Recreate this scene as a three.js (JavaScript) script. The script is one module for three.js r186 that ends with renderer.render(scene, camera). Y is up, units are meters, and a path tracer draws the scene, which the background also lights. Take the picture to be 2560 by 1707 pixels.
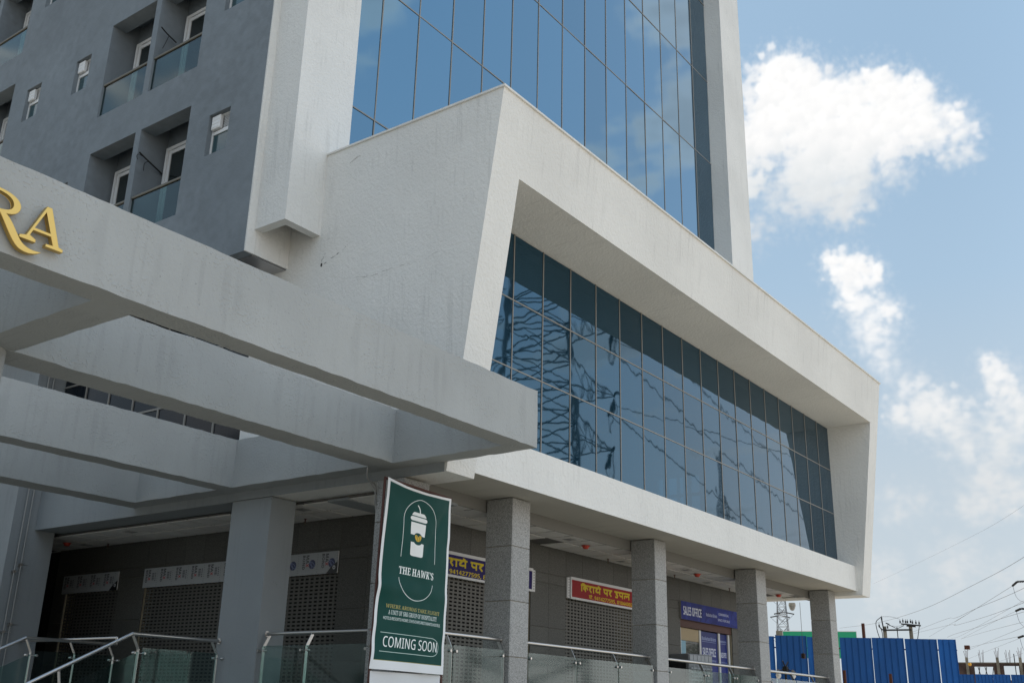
import * as THREE from 'three';
import { mergeGeometries } from 'three/addons/utils/BufferGeometryUtils.js';
import { RoundedBoxGeometry } from 'three/addons/geometries/RoundedBoxGeometry.js';
import { createNoise3D } from 'simplex-noise';

// ------------------------------------------------------------------ camera, sky, sun, exposure
const scene = new THREE.Scene();
const camera = new THREE.PerspectiveCamera(36.22, 1024 / 682, 0.1, 3000);
{
  const pitch = 0.3431063, yaw = 0.93357486, roll = 0.02538619;
  const f = new THREE.Vector3(Math.sin(yaw) * Math.cos(pitch), Math.sin(pitch), -Math.cos(yaw) * Math.cos(pitch));
  const r = new THREE.Vector3().crossVectors(f, new THREE.Vector3(0, 1, 0)).normalize();
  const u = new THREE.Vector3().crossVectors(r, f);
  camera.up.copy(u.multiplyScalar(Math.cos(roll)).addScaledVector(r, -Math.sin(roll)));
  camera.position.set(0, 0, 0);
  camera.lookAt(f);
}
const renderer = new THREE.WebGLRenderer({ antialias: true });
renderer.setSize(1024, 682);
renderer.toneMapping = THREE.LinearToneMapping;
renderer.toneMappingExposure = 1.2;                                 // the photograph is exposed for the shaded fronts
renderer.shadowMap.enabled = true;

const SUN = new THREE.Vector3(0.38, 0.9, -0.2).normalize();
const sun = new THREE.DirectionalLight(new THREE.Color(1, 0.95, 0.86), 5);
sun.position.copy(SUN).multiplyScalar(120).add(new THREE.Vector3(20, 0, -12));
sun.target.position.set(20, 0, -12);
sun.castShadow = true;
sun.shadow.mapSize.set(4096, 4096);
Object.assign(sun.shadow.camera, { left: -70, right: 70, top: 70, bottom: -70, near: 1, far: 300 });
scene.add(sun, sun.target);

const rng = (() => { let a = 12345; return () => { a = (a + 0x6d2b79f5) | 0; let t = Math.imul(a ^ (a >>> 15), 1 | a); t = (t + Math.imul(t ^ (t >>> 7), 61 | t)) ^ t; return ((t ^ (t >>> 14)) >>> 0) / 4294967296; }; })();
const rr = (a, b) => a + (b - a) * rng();
const clamp = (x, a = 0, b = 1) => Math.min(b, Math.max(a, x)), smooth = (a, b, x) => { const t = clamp((x - a) / (b - a)); return t * t * (3 - 2 * t); }, mix = (a, b, t) => a + (b - a) * t;
const lin = (c) => (c <= 0.04045 ? c / 12.92 : Math.pow((c + 0.055) / 1.055, 2.4));
const C = (r, g, b) => new THREE.Color().setRGB(r, g, b);
const S = (r, g, b) => C(lin(r / 255), lin(g / 255), lin(b / 255));

// Sky: clear gradient, cumulus in the directions where they stand, fair-weather cumulus all round
{
  const W = 4096, H = 2048, data = new Float32Array(W * H * 4), n3 = createNoise3D(rng), D = Math.PI / 180;
  const stops = [[-90, 150, 146, 138], [-2, 190, 190, 186], [0, 204, 212, 217], [6, 201, 213, 221], [12, 194, 209, 221], [22, 170, 197, 221], [30, 158, 188, 216], [38, 148, 181, 211], [50, 130, 170, 207], [65, 114, 158, 202], [90, 104, 150, 198]].map(([e, ...c]) => [e, ...c.map((x) => lin(x / 255))]);
  const base = (el, o) => { let i = 1; while (i < stops.length - 1 && stops[i][0] < el) i++; const a = stops[i - 1], b = stops[i], t = clamp((el - a[0]) / (b[0] - a[0])); for (let c = 0; c < 3; c++) o[c] = mix(a[c + 1], b[c + 1], t); };
  // [azimuth from north (-z) to east (+x), elevation, radius, density] in degrees
  const blobs = [[69.1, 32.6, 1.3, 1.2], [70.3, 33.1, 1.2, 1.2], [71.7, 32.7, 0.8, 1.1], [69.4, 31.0, 1.6, 1.2], [71.0, 31.4, 1.9, 1.2], [73.1, 31.0, 1.6, 1.2], [75.5, 31.8, 1.1, 1.2], [75.0, 30.3, 1.8, 1.2], [77.2, 31.0, 1.0, 1.1], [76.6, 29.8, 1.5, 1],
    [78.6, 29.5, 1.0, 0.9], [79.7, 29.2, 0.8, 0.75], [78.7, 27.8, 0.6, 0.6], [79.7, 27.9, 0.65, 0.6], [72.0, 29.2, 2.0, 1], [74.1, 28.8, 1.6, 0.9], [71.4, 27.7, 1.8, 0.8], [73.0, 26.9, 1.35, 0.8], [75.9, 27.5, 0.8, 0.55], [68.2, 29.8, 1.3, 1], [69.9, 26.7, 1.3, 0.55], [72.7, 25.7, 0.8, 0.7], [67.5, 25.3, 1.0, 0.6], [67.4, 28.2, 1.2, 0.9],
    [72.1, 23.3, 0.7, 1], [72.9, 22.7, 1.0, 1], [73.9, 22.4, 0.75, 0.9], [73.1, 21.2, 1.0, 0.8], [74.8, 20.5, 0.75, 0.75], [73.8, 19.6, 1.2, 0.6], [74.1, 18.1, 1.0, 0.45], [75.4, 16.6, 0.85, 0.5], [75.9, 15.3, 1.3, 0.75], [74.8, 15.1, 0.85, 0.7], [77.1, 14.9, 1.1, 0.75], [77.7, 13.6, 1.3, 0.6], [79.4, 17.3, 0.6, 0.8], [79.9, 16.4, 0.95, 0.8], [80.4, 15.3, 1.1, 0.8], [79.8, 14.2, 1.3, 0.6], [79.3, 12.9, 1.1, 0.5],
    [78.5, 11.2, 1.3, 0.6], [77.8, 10.5, 1.2, 0.5], [79.7, 11.0, 1.3, 0.6], [74.2, 10.6, 1.1, 0.4], [75.2, 10.6, 0.8, 0.35], [76.5, 7.6, 1.6, 0.28], [73, 6.5, 1.8, 0.22], [79, 6.5, 1.6, 0.3]];
  const nb = blobs.map(([a, e, r, d]) => [Math.sin(a * D) * Math.cos(e * D), Math.sin(e * D), -Math.cos(a * D) * Math.cos(e * D), r * D, d]);
  const fbm = (x, y, z, s, oct) => { let v = 0, a = 0.5; for (let i = 0; i < oct; i++, s *= 2.1, a *= 0.6) v += a * n3(x * s, y * s, z * s); return v; };
  const mid = [Math.sin(74 * D) * Math.cos(20 * D), Math.sin(20 * D), -Math.cos(74 * D) * Math.cos(20 * D)];
  const far = (x, y, z, oct) => { const k = 1 / Math.max(0.14, y), c = clamp(0.5 - 0.5 * (x * 0.95 - z * 0.3) / Math.hypot(x, z)); return (fbm(x * k * 0.55, 0.5, z * k * 0.55, 2.4, oct) - mix(0.16, -0.02, c)) * 2.0 * smooth(0.03, 0.16, y); };
  const o = [0, 0, 0], sd = [SUN.x, SUN.y, SUN.z];
  for (let j = 0; j < H; j++) {
    const el = ((j + 0.5) / H - 0.5) * 180, y = Math.sin(el * D), ce = Math.cos(el * D);
    for (let i = 0; i < W; i++) {
      const ph = ((i + 0.5) / W - 0.5) * 2 * Math.PI, x = Math.cos(ph) * ce, z = Math.sin(ph) * ce, k = (j * W + i) * 4;
      base(el, o);
      const cs = x * sd[0] + y * sd[1] + z * sd[2], halo = 0.3 * Math.exp((cs - 1) * 16) + 1.2 * Math.exp((cs - 1) * 60), hor = Math.hypot(x, z) || 1, back = smooth(-0.02, 0.85, (0.22 * x + 0.97 * z) / hor);
      if (el > 0) { const g = 1 + 1.12 * back; o[0] *= g * (1 + 0.16 * back); o[1] *= g; o[2] *= g * (1 - 0.09 * back); for (let c = 0; c < 3; c++) o[c] += halo * (1 - 0.05 * c); }
      if (el > 1) {
        const hz = smooth(15, 2, el);
        if (x * mid[0] + y * mid[1] + z * mid[2] < Math.cos(20 * D)) {
          const d = far(x, y, z, 5);
          if (d > 0) { const a = smooth(0, 0.5, d) * 0.9 * (1 - 0.4 * hz), v = mix(1.0, 0.8, smooth(0.2, 1.0, d)) * (1 + 0.35 * back); for (let c = 0; c < 3; c++) o[c] = mix(o[c], v * (1 + 0.02 * (c - 1)), a); }
        }
      }
      data[k] = o[0]; data[k + 1] = o[1]; data[k + 2] = o[2]; data[k + 3] = 1;
    }
  }
  // cumulus built up of many small puffs, far ones and low ones paler in the haze
  const puffs = [], gauss = () => (rng() + rng() + rng() - 1.5) * 1.15;
  for (const [a, e, r, d] of blobs) {
    const n = Math.round((d > 0.85 ? 26 : 18) * (0.5 + r)), hz = smooth(20, 7, e);
    puffs.push([a, e, r * 1.75, 0.34 * d * (1 - 0.3 * hz), 0.0, e, 0, hz]);
    for (let k = 0; k < n; k++) { const dx = gauss(), dy = gauss(), R = r * rr(0.22, 0.6) * (1 - 0.25 * Math.hypot(dx, dy)), soft = clamp((0.95 - d) * 2 + (dy < -0.2 ? 0.35 : 0)); puffs.push([a + dx * r * 0.85 / Math.cos(e * D), e + dy * r * 0.85, Math.max(0.12, R), clamp(mix(0.16, 0.62, smooth(0.3, 1.05, d)) * rr(0.7, 1.1)), 1 - soft, e + dy * r * 0.85, rr(-0.05, 0.05), hz]); }
  }
  const top = (a) => (a < 80.5 && a > 66 ? 33.8 - 0.32 * Math.max(0, a - 71) : 33);
  puffs.sort((p, q) => p[4] - q[4] || q[2] - p[2]);
  for (const [a, e, r, op, crisp, h, dv, hz] of puffs) {
    const ce = Math.cos(e * D), wa = r * 1.3 / ce, c0 = Math.floor(((a - wa - 90) / 360 + 0.5) * W), c1 = Math.ceil(((a + wa - 90) / 360 + 0.5) * W), r0 = Math.floor(((e - r * 1.3) / 180 + 0.5) * H), r1 = Math.ceil(((e + r * 1.3) / 180 + 0.5) * H);
    const rel = h > 24.8 ? clamp((h - 25.5) / (top(a) - 25.5)) : clamp((h - 9) / 14.5), bright = mix(0.8, 1.0, smooth(0.05, 0.75, rel)) + dv;
    for (let j = r0; j <= r1; j++) for (let i = c0; i <= c1; i++) {
      const A = ((i + 0.5) / W - 0.5) * 360 + 90, E = ((j + 0.5) / H - 0.5) * 180, dx = (A - a) * ce / r, dy = (E - e) / r;
      let q = Math.hypot(dx, dy); if (q > 1.3) continue;
      q += 0.3 * n3(A * 1.9 * ce, E * 1.9, r) + 0.2 * n3(A * 4.5 * ce, E * 4.5, 3) + 0.12 * n3(A * 10 * ce, E * 10, 5);
      const al = op * smooth(1, mix(0.0, 0.5, crisp), q); if (al <= 0.002) continue;
      const v = bright + 0.07 * (dy * 0.8 - dx * 0.35) * crisp, k = (j * W + i) * 4, hh = hz * 0.6;
      data[k] = mix(data[k], mix(v * mix(0.955, 1, smooth(0.8, 1, v)), 0.73, hh), al); data[k + 1] = mix(data[k + 1], mix(v * 0.995, 0.75, hh), al); data[k + 2] = mix(data[k + 2], mix(v * 0.99 + 0.12 * (1 - v), 0.765, hh), al);
    }
  }
  for (let k = 0; k < data.length; k++) if (k % 4 < 3) data[k] /= 1.2;
  const sky = new THREE.DataTexture(data, W, H, THREE.RGBAFormat, THREE.FloatType);
  sky.mapping = THREE.EquirectangularReflectionMapping; sky.magFilter = THREE.LinearFilter; sky.needsUpdate = true;
  scene.background = sky; scene.environment = sky;
}

// ------------------------------------------------------------------ textures
const lattice = new Map();
function pnoise(x, y, per, seed) {                                  // periodic value noise, period per cells
  const key = per + '_' + seed;
  if (!lattice.has(key)) { const t = new Float32Array(per * per); for (let i = 0; i < t.length; i++) t[i] = rng(); lattice.set(key, t); }
  const t = lattice.get(key), xi = Math.floor(x), yi = Math.floor(y), fx = x - xi, fy = y - yi, u = fx * fx * (3 - 2 * fx), v = fy * fy * (3 - 2 * fy), w = (a) => ((a % per) + per) % per;
  const x0 = w(xi), x1 = w(xi + 1), y0 = w(yi) * per, y1 = w(yi + 1) * per;
  return mix(mix(t[y0 + x0], t[y0 + x1], u), mix(t[y1 + x0], t[y1 + x1], u), v);
}
function pfbm(u, v, per, oct, seed, gain = 0.5) { let s = 0, a = 1, n = 0; for (let i = 0; i < oct; i++, per *= 2, a *= gain) { s += a * pnoise(u * per, v * per, per, seed + i); n += a; } return s / n; }
function tex(size, fn, srgb, metres = 1) {
  const d = new Uint8Array(size * size * 4);
  for (let j = 0; j < size; j++) for (let i = 0; i < size; i++) { const c = fn(i / size, j / size, i, j), k = (j * size + i) * 4, a = Array.isArray(c) ? c : [c, c, c]; for (let q = 0; q < 3; q++) d[k + q] = clamp(a[q]) * 255; d[k + 3] = 255; }
  const t = new THREE.DataTexture(d, size, size); t.wrapS = t.wrapT = THREE.RepeatWrapping; t.magFilter = THREE.LinearFilter; t.minFilter = THREE.LinearMipmapLinearFilter; t.generateMipmaps = true;
  if (srgb) t.colorSpace = THREE.SRGBColorSpace; t.repeat.set(1 / metres, 1 / metres); t.needsUpdate = true; return t;
}
function canvasTex(w, h, draw) { const c = document.createElement('canvas'); c.width = w; c.height = h; const g = c.getContext('2d'); draw(g, w, h); const t = new THREE.CanvasTexture(c); t.colorSpace = THREE.SRGBColorSpace; return t; }
const T = {};
T.paint = tex(1024, (u, v) => { const b = pfbm(u, v, 3, 5, 10), st = pnoise(u * 90, v * 4, 90, 20) * 0.6 + pnoise(u * 180, v * 9, 180, 21) * 0.4, m = pfbm(u, v, 5, 3, 25), sp = pnoise(u * 256, v * 256, 256, 31), s2 = pfbm(u, v, 6, 2, 40), fn = pnoise(u * 420, v * 420, 420, 45); let k = 0.945 + 0.04 * (b - 0.5) * 2 - 0.05 * smooth(0.5, 0.9, st) * smooth(0.42, 0.7, m) + 0.03 * (fn - 0.5); if (sp > 0.94 && s2 > 0.45) k -= (sp - 0.94) * 5 * (s2 - 0.25); return [k, k * 0.996, k * 0.985]; }, true, 3.7);
T.fine = tex(1024, (u, v) => pfbm(u, v, 40, 4, 60, 0.7), false, 1.6);
T.rough = tex(1024, (u, v) => { const a = pfbm(u, v, 70, 3, 80, 0.6), b = pnoise(u * 100, v * 100, 100, 90), c = pfbm(u, v, 9, 2, 95); return 0.5 * a + 0.7 * smooth(0.62, 0.95, b) * smooth(0.3, 0.7, c); }, false, 1.9);
T.grey = tex(1024, (u, v) => { const b = pfbm(u, v, 2, 6, 100), st = pfbm(u, v * 0.25 * 4, 40, 2, 110) * pfbm(u, v, 4, 3, 115), sp = pnoise(u * 300, v * 300, 300, 120); let k = 0.86 + 0.22 * (b - 0.5) + 0.14 * (st - 0.25); if (sp > 0.97) k -= 0.06; return [k * 0.99, k, k * 1.01]; }, true, 5.3);
T.beam = tex(1024, (u, v) => { const b = pfbm(u, v, 3, 5, 130), sp = pnoise(u * 200, v * 200, 200, 140), s2 = pfbm(u, v, 5, 3, 145); let k = 0.92 + 0.045 * (b - 0.5) * 2 - 0.028 * smooth(0.55, 0.9, pnoise(u * 60, v * 5, 60, 148)) * smooth(0.4, 0.7, s2); if (sp > 0.94 && s2 > 0.5) k -= 0.22 * (sp - 0.94) / 0.06; if (sp < 0.012) k += 0.08; return [k, k, k * 0.99]; }, true, 3.1);
T.granite = tex(1024, (u, v) => { const a = pnoise(u * 300, v * 300, 300, 150), b = pnoise(u * 190, v * 190, 190, 160), c = pnoise(u * 500, v * 500, 500, 165); let k = 0.7 + 0.34 * (a - 0.5) + 0.3 * (b - 0.5) + 0.2 * (c - 0.5); if (a > 0.86) k += 0.12; if (b < 0.13) k -= 0.2; return [k, k * 1.0, k * 0.99]; }, true, 1.15);
T.wave = tex(512, (u, v) => 0.75 * pfbm(u, v, 3, 2, 170, 0.4) + 0.25 * pfbm(u, v, 9, 1, 175), false, 1);
T.dust = tex(512, (u, v) => { const k = 0.72 + 0.4 * (pfbm(u, v, 4, 6, 180) - 0.5) + 0.2 * (pnoise(u * 200, v * 200, 200, 190) - 0.5); return [k, k * 0.97, k * 0.92]; }, true, 6);
T.tile = tex(512, (u, v) => { const b = pfbm(u, v, 5, 4, 200), s = smooth(0.66, 0.8, pfbm(u, v, 7, 3, 210)); const k = 0.93 + 0.06 * (b - 0.5); return [k - 0.04 * s, k - 0.09 * s, k - 0.16 * s]; }, true, 2.4);
T.sheet = tex(512, (u, v) => { const k = 0.92 + 0.1 * (pfbm(u, v, 4, 5, 220) - 0.5); return k; }, true, 2.1);
T.leaf = null;

// ------------------------------------------------------------------ materials
const std = (o) => new THREE.MeshStandardMaterial(o), phy = (o) => new THREE.MeshPhysicalMaterial(o);
const M = {
  white: std({ color: C(0.8, 0.795, 0.775), map: T.paint, roughness: 0.88, bumpMap: T.fine, bumpScale: 0.01 }),
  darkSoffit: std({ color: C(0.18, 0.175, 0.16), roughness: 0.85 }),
  soffitShade: std({ color: C(0.5, 0.485, 0.44), map: T.paint, roughness: 0.85 }),  // wall white greyed down, shade of the verandah underside put into the colour
  smoothWhite: std({ color: C(0.74, 0.735, 0.71), map: T.paint, roughness: 0.8, bumpMap: T.fine, bumpScale: 0.002 }),
  grey: std({ color: C(0.255, 0.285, 0.305), map: T.grey, roughness: 0.85, bumpMap: T.fine, bumpScale: 0.004 }),
  beam: std({ color: C(0.415, 0.43, 0.435), map: T.beam, roughness: 0.85, bumpMap: T.rough, bumpScale: 0.006 }),
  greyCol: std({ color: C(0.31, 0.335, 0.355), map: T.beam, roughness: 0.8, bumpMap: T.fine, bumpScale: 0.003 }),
  granite: std({ color: C(0.62, 0.62, 0.61), map: T.granite, roughness: 0.5 }),
  granite2: std({ color: C(0.57, 0.57, 0.56), map: T.granite, roughness: 0.5 }),
  granite3: std({ color: C(0.66, 0.66, 0.65), map: T.granite, roughness: 0.5 }),
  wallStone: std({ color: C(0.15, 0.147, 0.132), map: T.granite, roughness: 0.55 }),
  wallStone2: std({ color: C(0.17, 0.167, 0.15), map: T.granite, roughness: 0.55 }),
  joint: std({ color: C(0.32, 0.28, 0.2), roughness: 0.9 }),
  mirror: std({ color: C(0.118, 0.21, 0.29), metalness: 1, roughness: 0.03, bumpMap: T.wave, bumpScale: 0.0007 }),
  glaze: phy({ color: C(0.02, 0.097, 0.165), metalness: 0.74, roughness: 0.02, transmission: 1, thickness: 0, ior: 1.5, bumpMap: T.wave, bumpScale: 0.0013 }),
  darkGlaze: phy({ color: C(0.006, 0.01, 0.016), roughness: 0.08, specularIntensity: 0.45, bumpMap: T.wave, bumpScale: 0.001 }),
  mullion: std({ color: C(0.23, 0.22, 0.2), roughness: 0.5 }),
  steel: std({ color: C(0.56, 0.54, 0.52), metalness: 1, roughness: 0.32 }),
  railGlass: phy({ color: C(0.66, 0.78, 0.77), transmission: 1, thickness: 0, ior: 1.5, roughness: 0.06 }),
  balGlass: phy({ color: C(0.42, 0.56, 0.55), transmission: 1, thickness: 0, ior: 1.5, roughness: 0.05 }),
  bronze: std({ color: C(0.16, 0.145, 0.115), metalness: 0.6, roughness: 0.5 }),
  upvc: std({ color: C(0.72, 0.72, 0.71), roughness: 0.45 }),
  doorGlass: phy({ color: C(0.012, 0.018, 0.018), roughness: 0.08, clearcoat: 0.6 }),
  winGlass: phy({ color: C(0.03, 0.07, 0.08), roughness: 0.12, clearcoat: 0.5 }),
  black: std({ color: C(0.012, 0.012, 0.012), roughness: 0.8 }),
  shutter: std({ color: C(0.12, 0.116, 0.104), metalness: 0.35, roughness: 0.55 }),
  tile: std({ color: C(0.84, 0.8, 0.74), map: T.tile, roughness: 0.9 }),
  tee: std({ color: C(0.12, 0.115, 0.105), roughness: 0.7 }),
  vent: std({ color: C(0.3, 0.3, 0.29), roughness: 0.7 }),
  soffitMetal: std({ color: C(0.5, 0.5, 0.52), metalness: 0.8, roughness: 0.35 }),
  gold: std({ color: C(0.62, 0.42, 0.13), metalness: 0.92, roughness: 0.3 }),
  goldSide: std({ color: C(0.35, 0.25, 0.08), metalness: 0.8, roughness: 0.45 }),
  red: std({ color: C(0.5, 0.06, 0.035), roughness: 0.45 }),
  blueSheet: std({ color: C(0.003, 0.085, 0.31), map: T.sheet, roughness: 0.85 }),
  rust: std({ color: C(0.16, 0.05, 0.025), map: T.dust, roughness: 0.9 }),
  pylon: std({ color: C(0.2, 0.205, 0.215), roughness: 0.6, metalness: 0.2 }),
  wire: std({ color: C(0.14, 0.14, 0.15), roughness: 0.6 }),
  concrete: std({ color: C(0.34, 0.32, 0.28), map: T.dust, roughness: 0.95 }),
  brick: std({ color: C(0.13, 0.085, 0.075), map: T.dust, roughness: 0.95 }),
  ground: std({ color: C(0.62, 0.585, 0.53), map: T.dust, roughness: 0.95 }),
  paving: std({ color: C(0.63, 0.61, 0.565), map: T.dust, roughness: 0.9 }),
  asphalt: std({ color: C(0.09, 0.088, 0.085), map: T.dust, roughness: 0.9 }),
  floor: std({ color: C(0.27, 0.26, 0.235), map: T.granite, roughness: 0.4 }),
  interior: std({ color: C(0.5, 0.49, 0.47), roughness: 0.9 }),
  interiorFloor: std({ color: C(0.22, 0.21, 0.2), roughness: 0.7 }),
  whitePaint: std({ color: C(0.78, 0.78, 0.77), roughness: 0.5 }),
  slotted: std({ color: C(0.62, 0.62, 0.62), roughness: 0.5 }),
  brownFrame: std({ color: C(0.085, 0.03, 0.022), roughness: 0.6 }),
  cooler: std({ color: C(0.16, 0.165, 0.17), roughness: 0.5 }),
  coolerLight: std({ color: C(0.28, 0.29, 0.3), roughness: 0.5 }),
};

const variants = (m, ks) => ks.map((k) => { const c = m.clone(); c.color = m.color.clone().multiplyScalar(k); return c; });
const mirrors = variants(M.mirror, [0.93, 0.98, 1, 1.05]), glazes = variants(M.glaze, [0.93, 1, 1.06]), sheets = variants(M.blueSheet, [0.86, 1, 1.12]);
const pick = (a) => a[Math.floor(rng() * a.length)];
// ------------------------------------------------------------------ helpers
function uvBox(g) {                                                  // box-projected uv in metres, one per face
  g = g.index ? g.toNonIndexed() : g;
  const p = g.attributes.position, uv = new Float32Array(p.count * 2), a = new THREE.Vector3(), b = new THREE.Vector3(), c = new THREE.Vector3();
  for (let i = 0; i < p.count; i += 3) {
    a.fromBufferAttribute(p, i); b.fromBufferAttribute(p, i + 1); c.fromBufferAttribute(p, i + 2);
    const n = b.clone().sub(a).cross(c.clone().sub(a)), x = Math.abs(n.x), y = Math.abs(n.y), z = Math.abs(n.z);
    [a, b, c].forEach((q, k) => { const [s, t] = x >= y && x >= z ? [q.z + 0.37 * q.x, q.y] : y >= z ? [q.x, q.z + 0.29 * q.y] : [q.x + 0.41 * q.z, q.y]; uv[(i + k) * 2] = s; uv[(i + k) * 2 + 1] = t; });
  }
  g.setAttribute('uv', new THREE.BufferAttribute(uv, 2));
  for (const k of Object.keys(g.attributes)) if (!['position', 'normal', 'uv'].includes(k)) g.deleteAttribute(k);
  g.morphAttributes = {}; return g;
}
const B = (x0, x1, y0, y1, z0, z1) => new THREE.BoxGeometry(Math.abs(x1 - x0), Math.abs(y1 - y0), Math.abs(z1 - z0)).translate((x0 + x1) / 2, (y0 + y1) / 2, (z0 + z1) / 2);
const RB = (x0, x1, y0, y1, z0, z1, r = 0.012) => new RoundedBoxGeometry(Math.abs(x1 - x0), Math.abs(y1 - y0), Math.abs(z1 - z0), 1, r).translate((x0 + x1) / 2, (y0 + y1) / 2, (z0 + z1) / 2);
const V = (...a) => new THREE.Vector3(...a);
function bar(a, b, r, seg = 6) { const d = b.clone().sub(a), g = new THREE.CylinderGeometry(r, r, d.length(), seg); g.applyQuaternion(new THREE.Quaternion().setFromUnitVectors(V(0, 1, 0), d.normalize())); return g.translate((a.x + b.x) / 2, (a.y + b.y) / 2, (a.z + b.z) / 2); }
function plate(a, b, w, t, side) {                                   // flat bar from a to b, w wide along side
  const d = b.clone().sub(a), y = d.clone().normalize(), x = side.clone().addScaledVector(y, -side.dot(y)).normalize(), z = x.clone().cross(y);
  return new THREE.BoxGeometry(w, d.length(), t).applyMatrix4(new THREE.Matrix4().makeBasis(x, y, z)).translate((a.x + b.x) / 2, (a.y + b.y) / 2, (a.z + b.z) / 2);
}
const tube = (pts, r, seg = 8, n = 0) => new THREE.TubeGeometry(new THREE.CatmullRomCurve3(pts), n || pts.length * 8, r, seg, false);
const names = new Map();
const numbered = (n) => { const k = names.get(n) ?? 0; names.set(n, k + 1); return k ? n + '_' + String(k).padStart(3, '0') : n; };
const shadow = (m) => { m.castShadow = m.receiveShadow = true; return m; };
function geo(list, keepUv) { list = Array.isArray(list) ? list : [list]; return keepUv ? list[0] : mergeGeometries(list.map(uvBox)); }
function tag(o, label, category, group) { Object.assign(o.userData, { label, category }); if (group) o.userData.group = group; return o; }
function thing(name, label, category, base, group) { const o = new THREE.Group(); o.name = numbered(name); o.position.set(...base); o.userData.base = true; scene.add(o); return tag(o, label, category, group); }
function part(name, list, mat, parent, keepUv) {                      // geometry in world coordinates; parent is a thing or one of its parts
  const m = shadow(new THREE.Mesh(geo(list, keepUv), mat)); m.name = name;
  if (parent.isGroup) m.position.copy(parent.position).negate();
  parent.add(m); return m;
}
function shared(name, g, mat, parent, x, y, z, ry = 0) {              // one geometry used many times, placed in world coordinates
  const m = shadow(new THREE.Mesh(g, mat)); m.name = name; m.position.set(x, y, z); m.rotation.y = ry;
  if (parent.isGroup) m.position.sub(parent.position);
  parent.add(m); return m;
}
function solo(name, list, mat, label, category, group, keepUv) { const m = shadow(new THREE.Mesh(geo(list, keepUv), mat)); m.name = numbered(name); scene.add(m); return tag(m, label, category, group); }
function struct(name, list, mat) { const m = shadow(new THREE.Mesh(geo(list), mat)); m.name = numbered(name); m.userData.kind = 'structure'; scene.add(m); return m; }
function prism(shape, depth) { const g = new THREE.ExtrudeGeometry(shape, { depth, bevelEnabled: false, curveSegments: 10 }); return g; }
const poly = (pts, holes = []) => { const s = new THREE.Shape(pts.map((p) => new THREE.Vector2(...p))); for (const h of holes) s.holes.push(new THREE.Path(h.map((p) => new THREE.Vector2(...p)))); return s; };
const rect = (x0, x1, y0, y1) => [[x0, y0], [x1, y0], [x1, y1], [x0, y1]];
// wall in the plane x = const: outline and holes in (z, y), thick towards +x
function wallX(x, pts, holes, t) { const g = prism(poly(pts.map(([z, y]) => [-z, y]), holes.map((h) => h.map(([z, y]) => [-z, y]))), t); return g.rotateY(Math.PI / 2).translate(x, 0, 0); }

const GY = -1.6;                                                     // ground level; eye level is y = 0
// ------------------------------------------------------------------ ground
struct('ground', [B(-400, 600, GY - 0.5, GY, -500, 400)], M.ground);
struct('road', [B(-400, 600, GY, GY + 0.004, 28, 40)], M.asphalt);
struct('forecourt', [B(-30, 36, GY, GY + 0.12, -32, 6)], M.paving);

// ------------------------------------------------------------------ office building
const xL = 10.925, xR = 28.85, yT = 9.06, zF = -8.358, LEAN = 0.137, zG = -9.747, zBand = -9.3;
const bld = thing('office_building', 'white and grey office tower block with projecting framed podium and blue mirror glazing', 'building', [20, GY, -14]);

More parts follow.
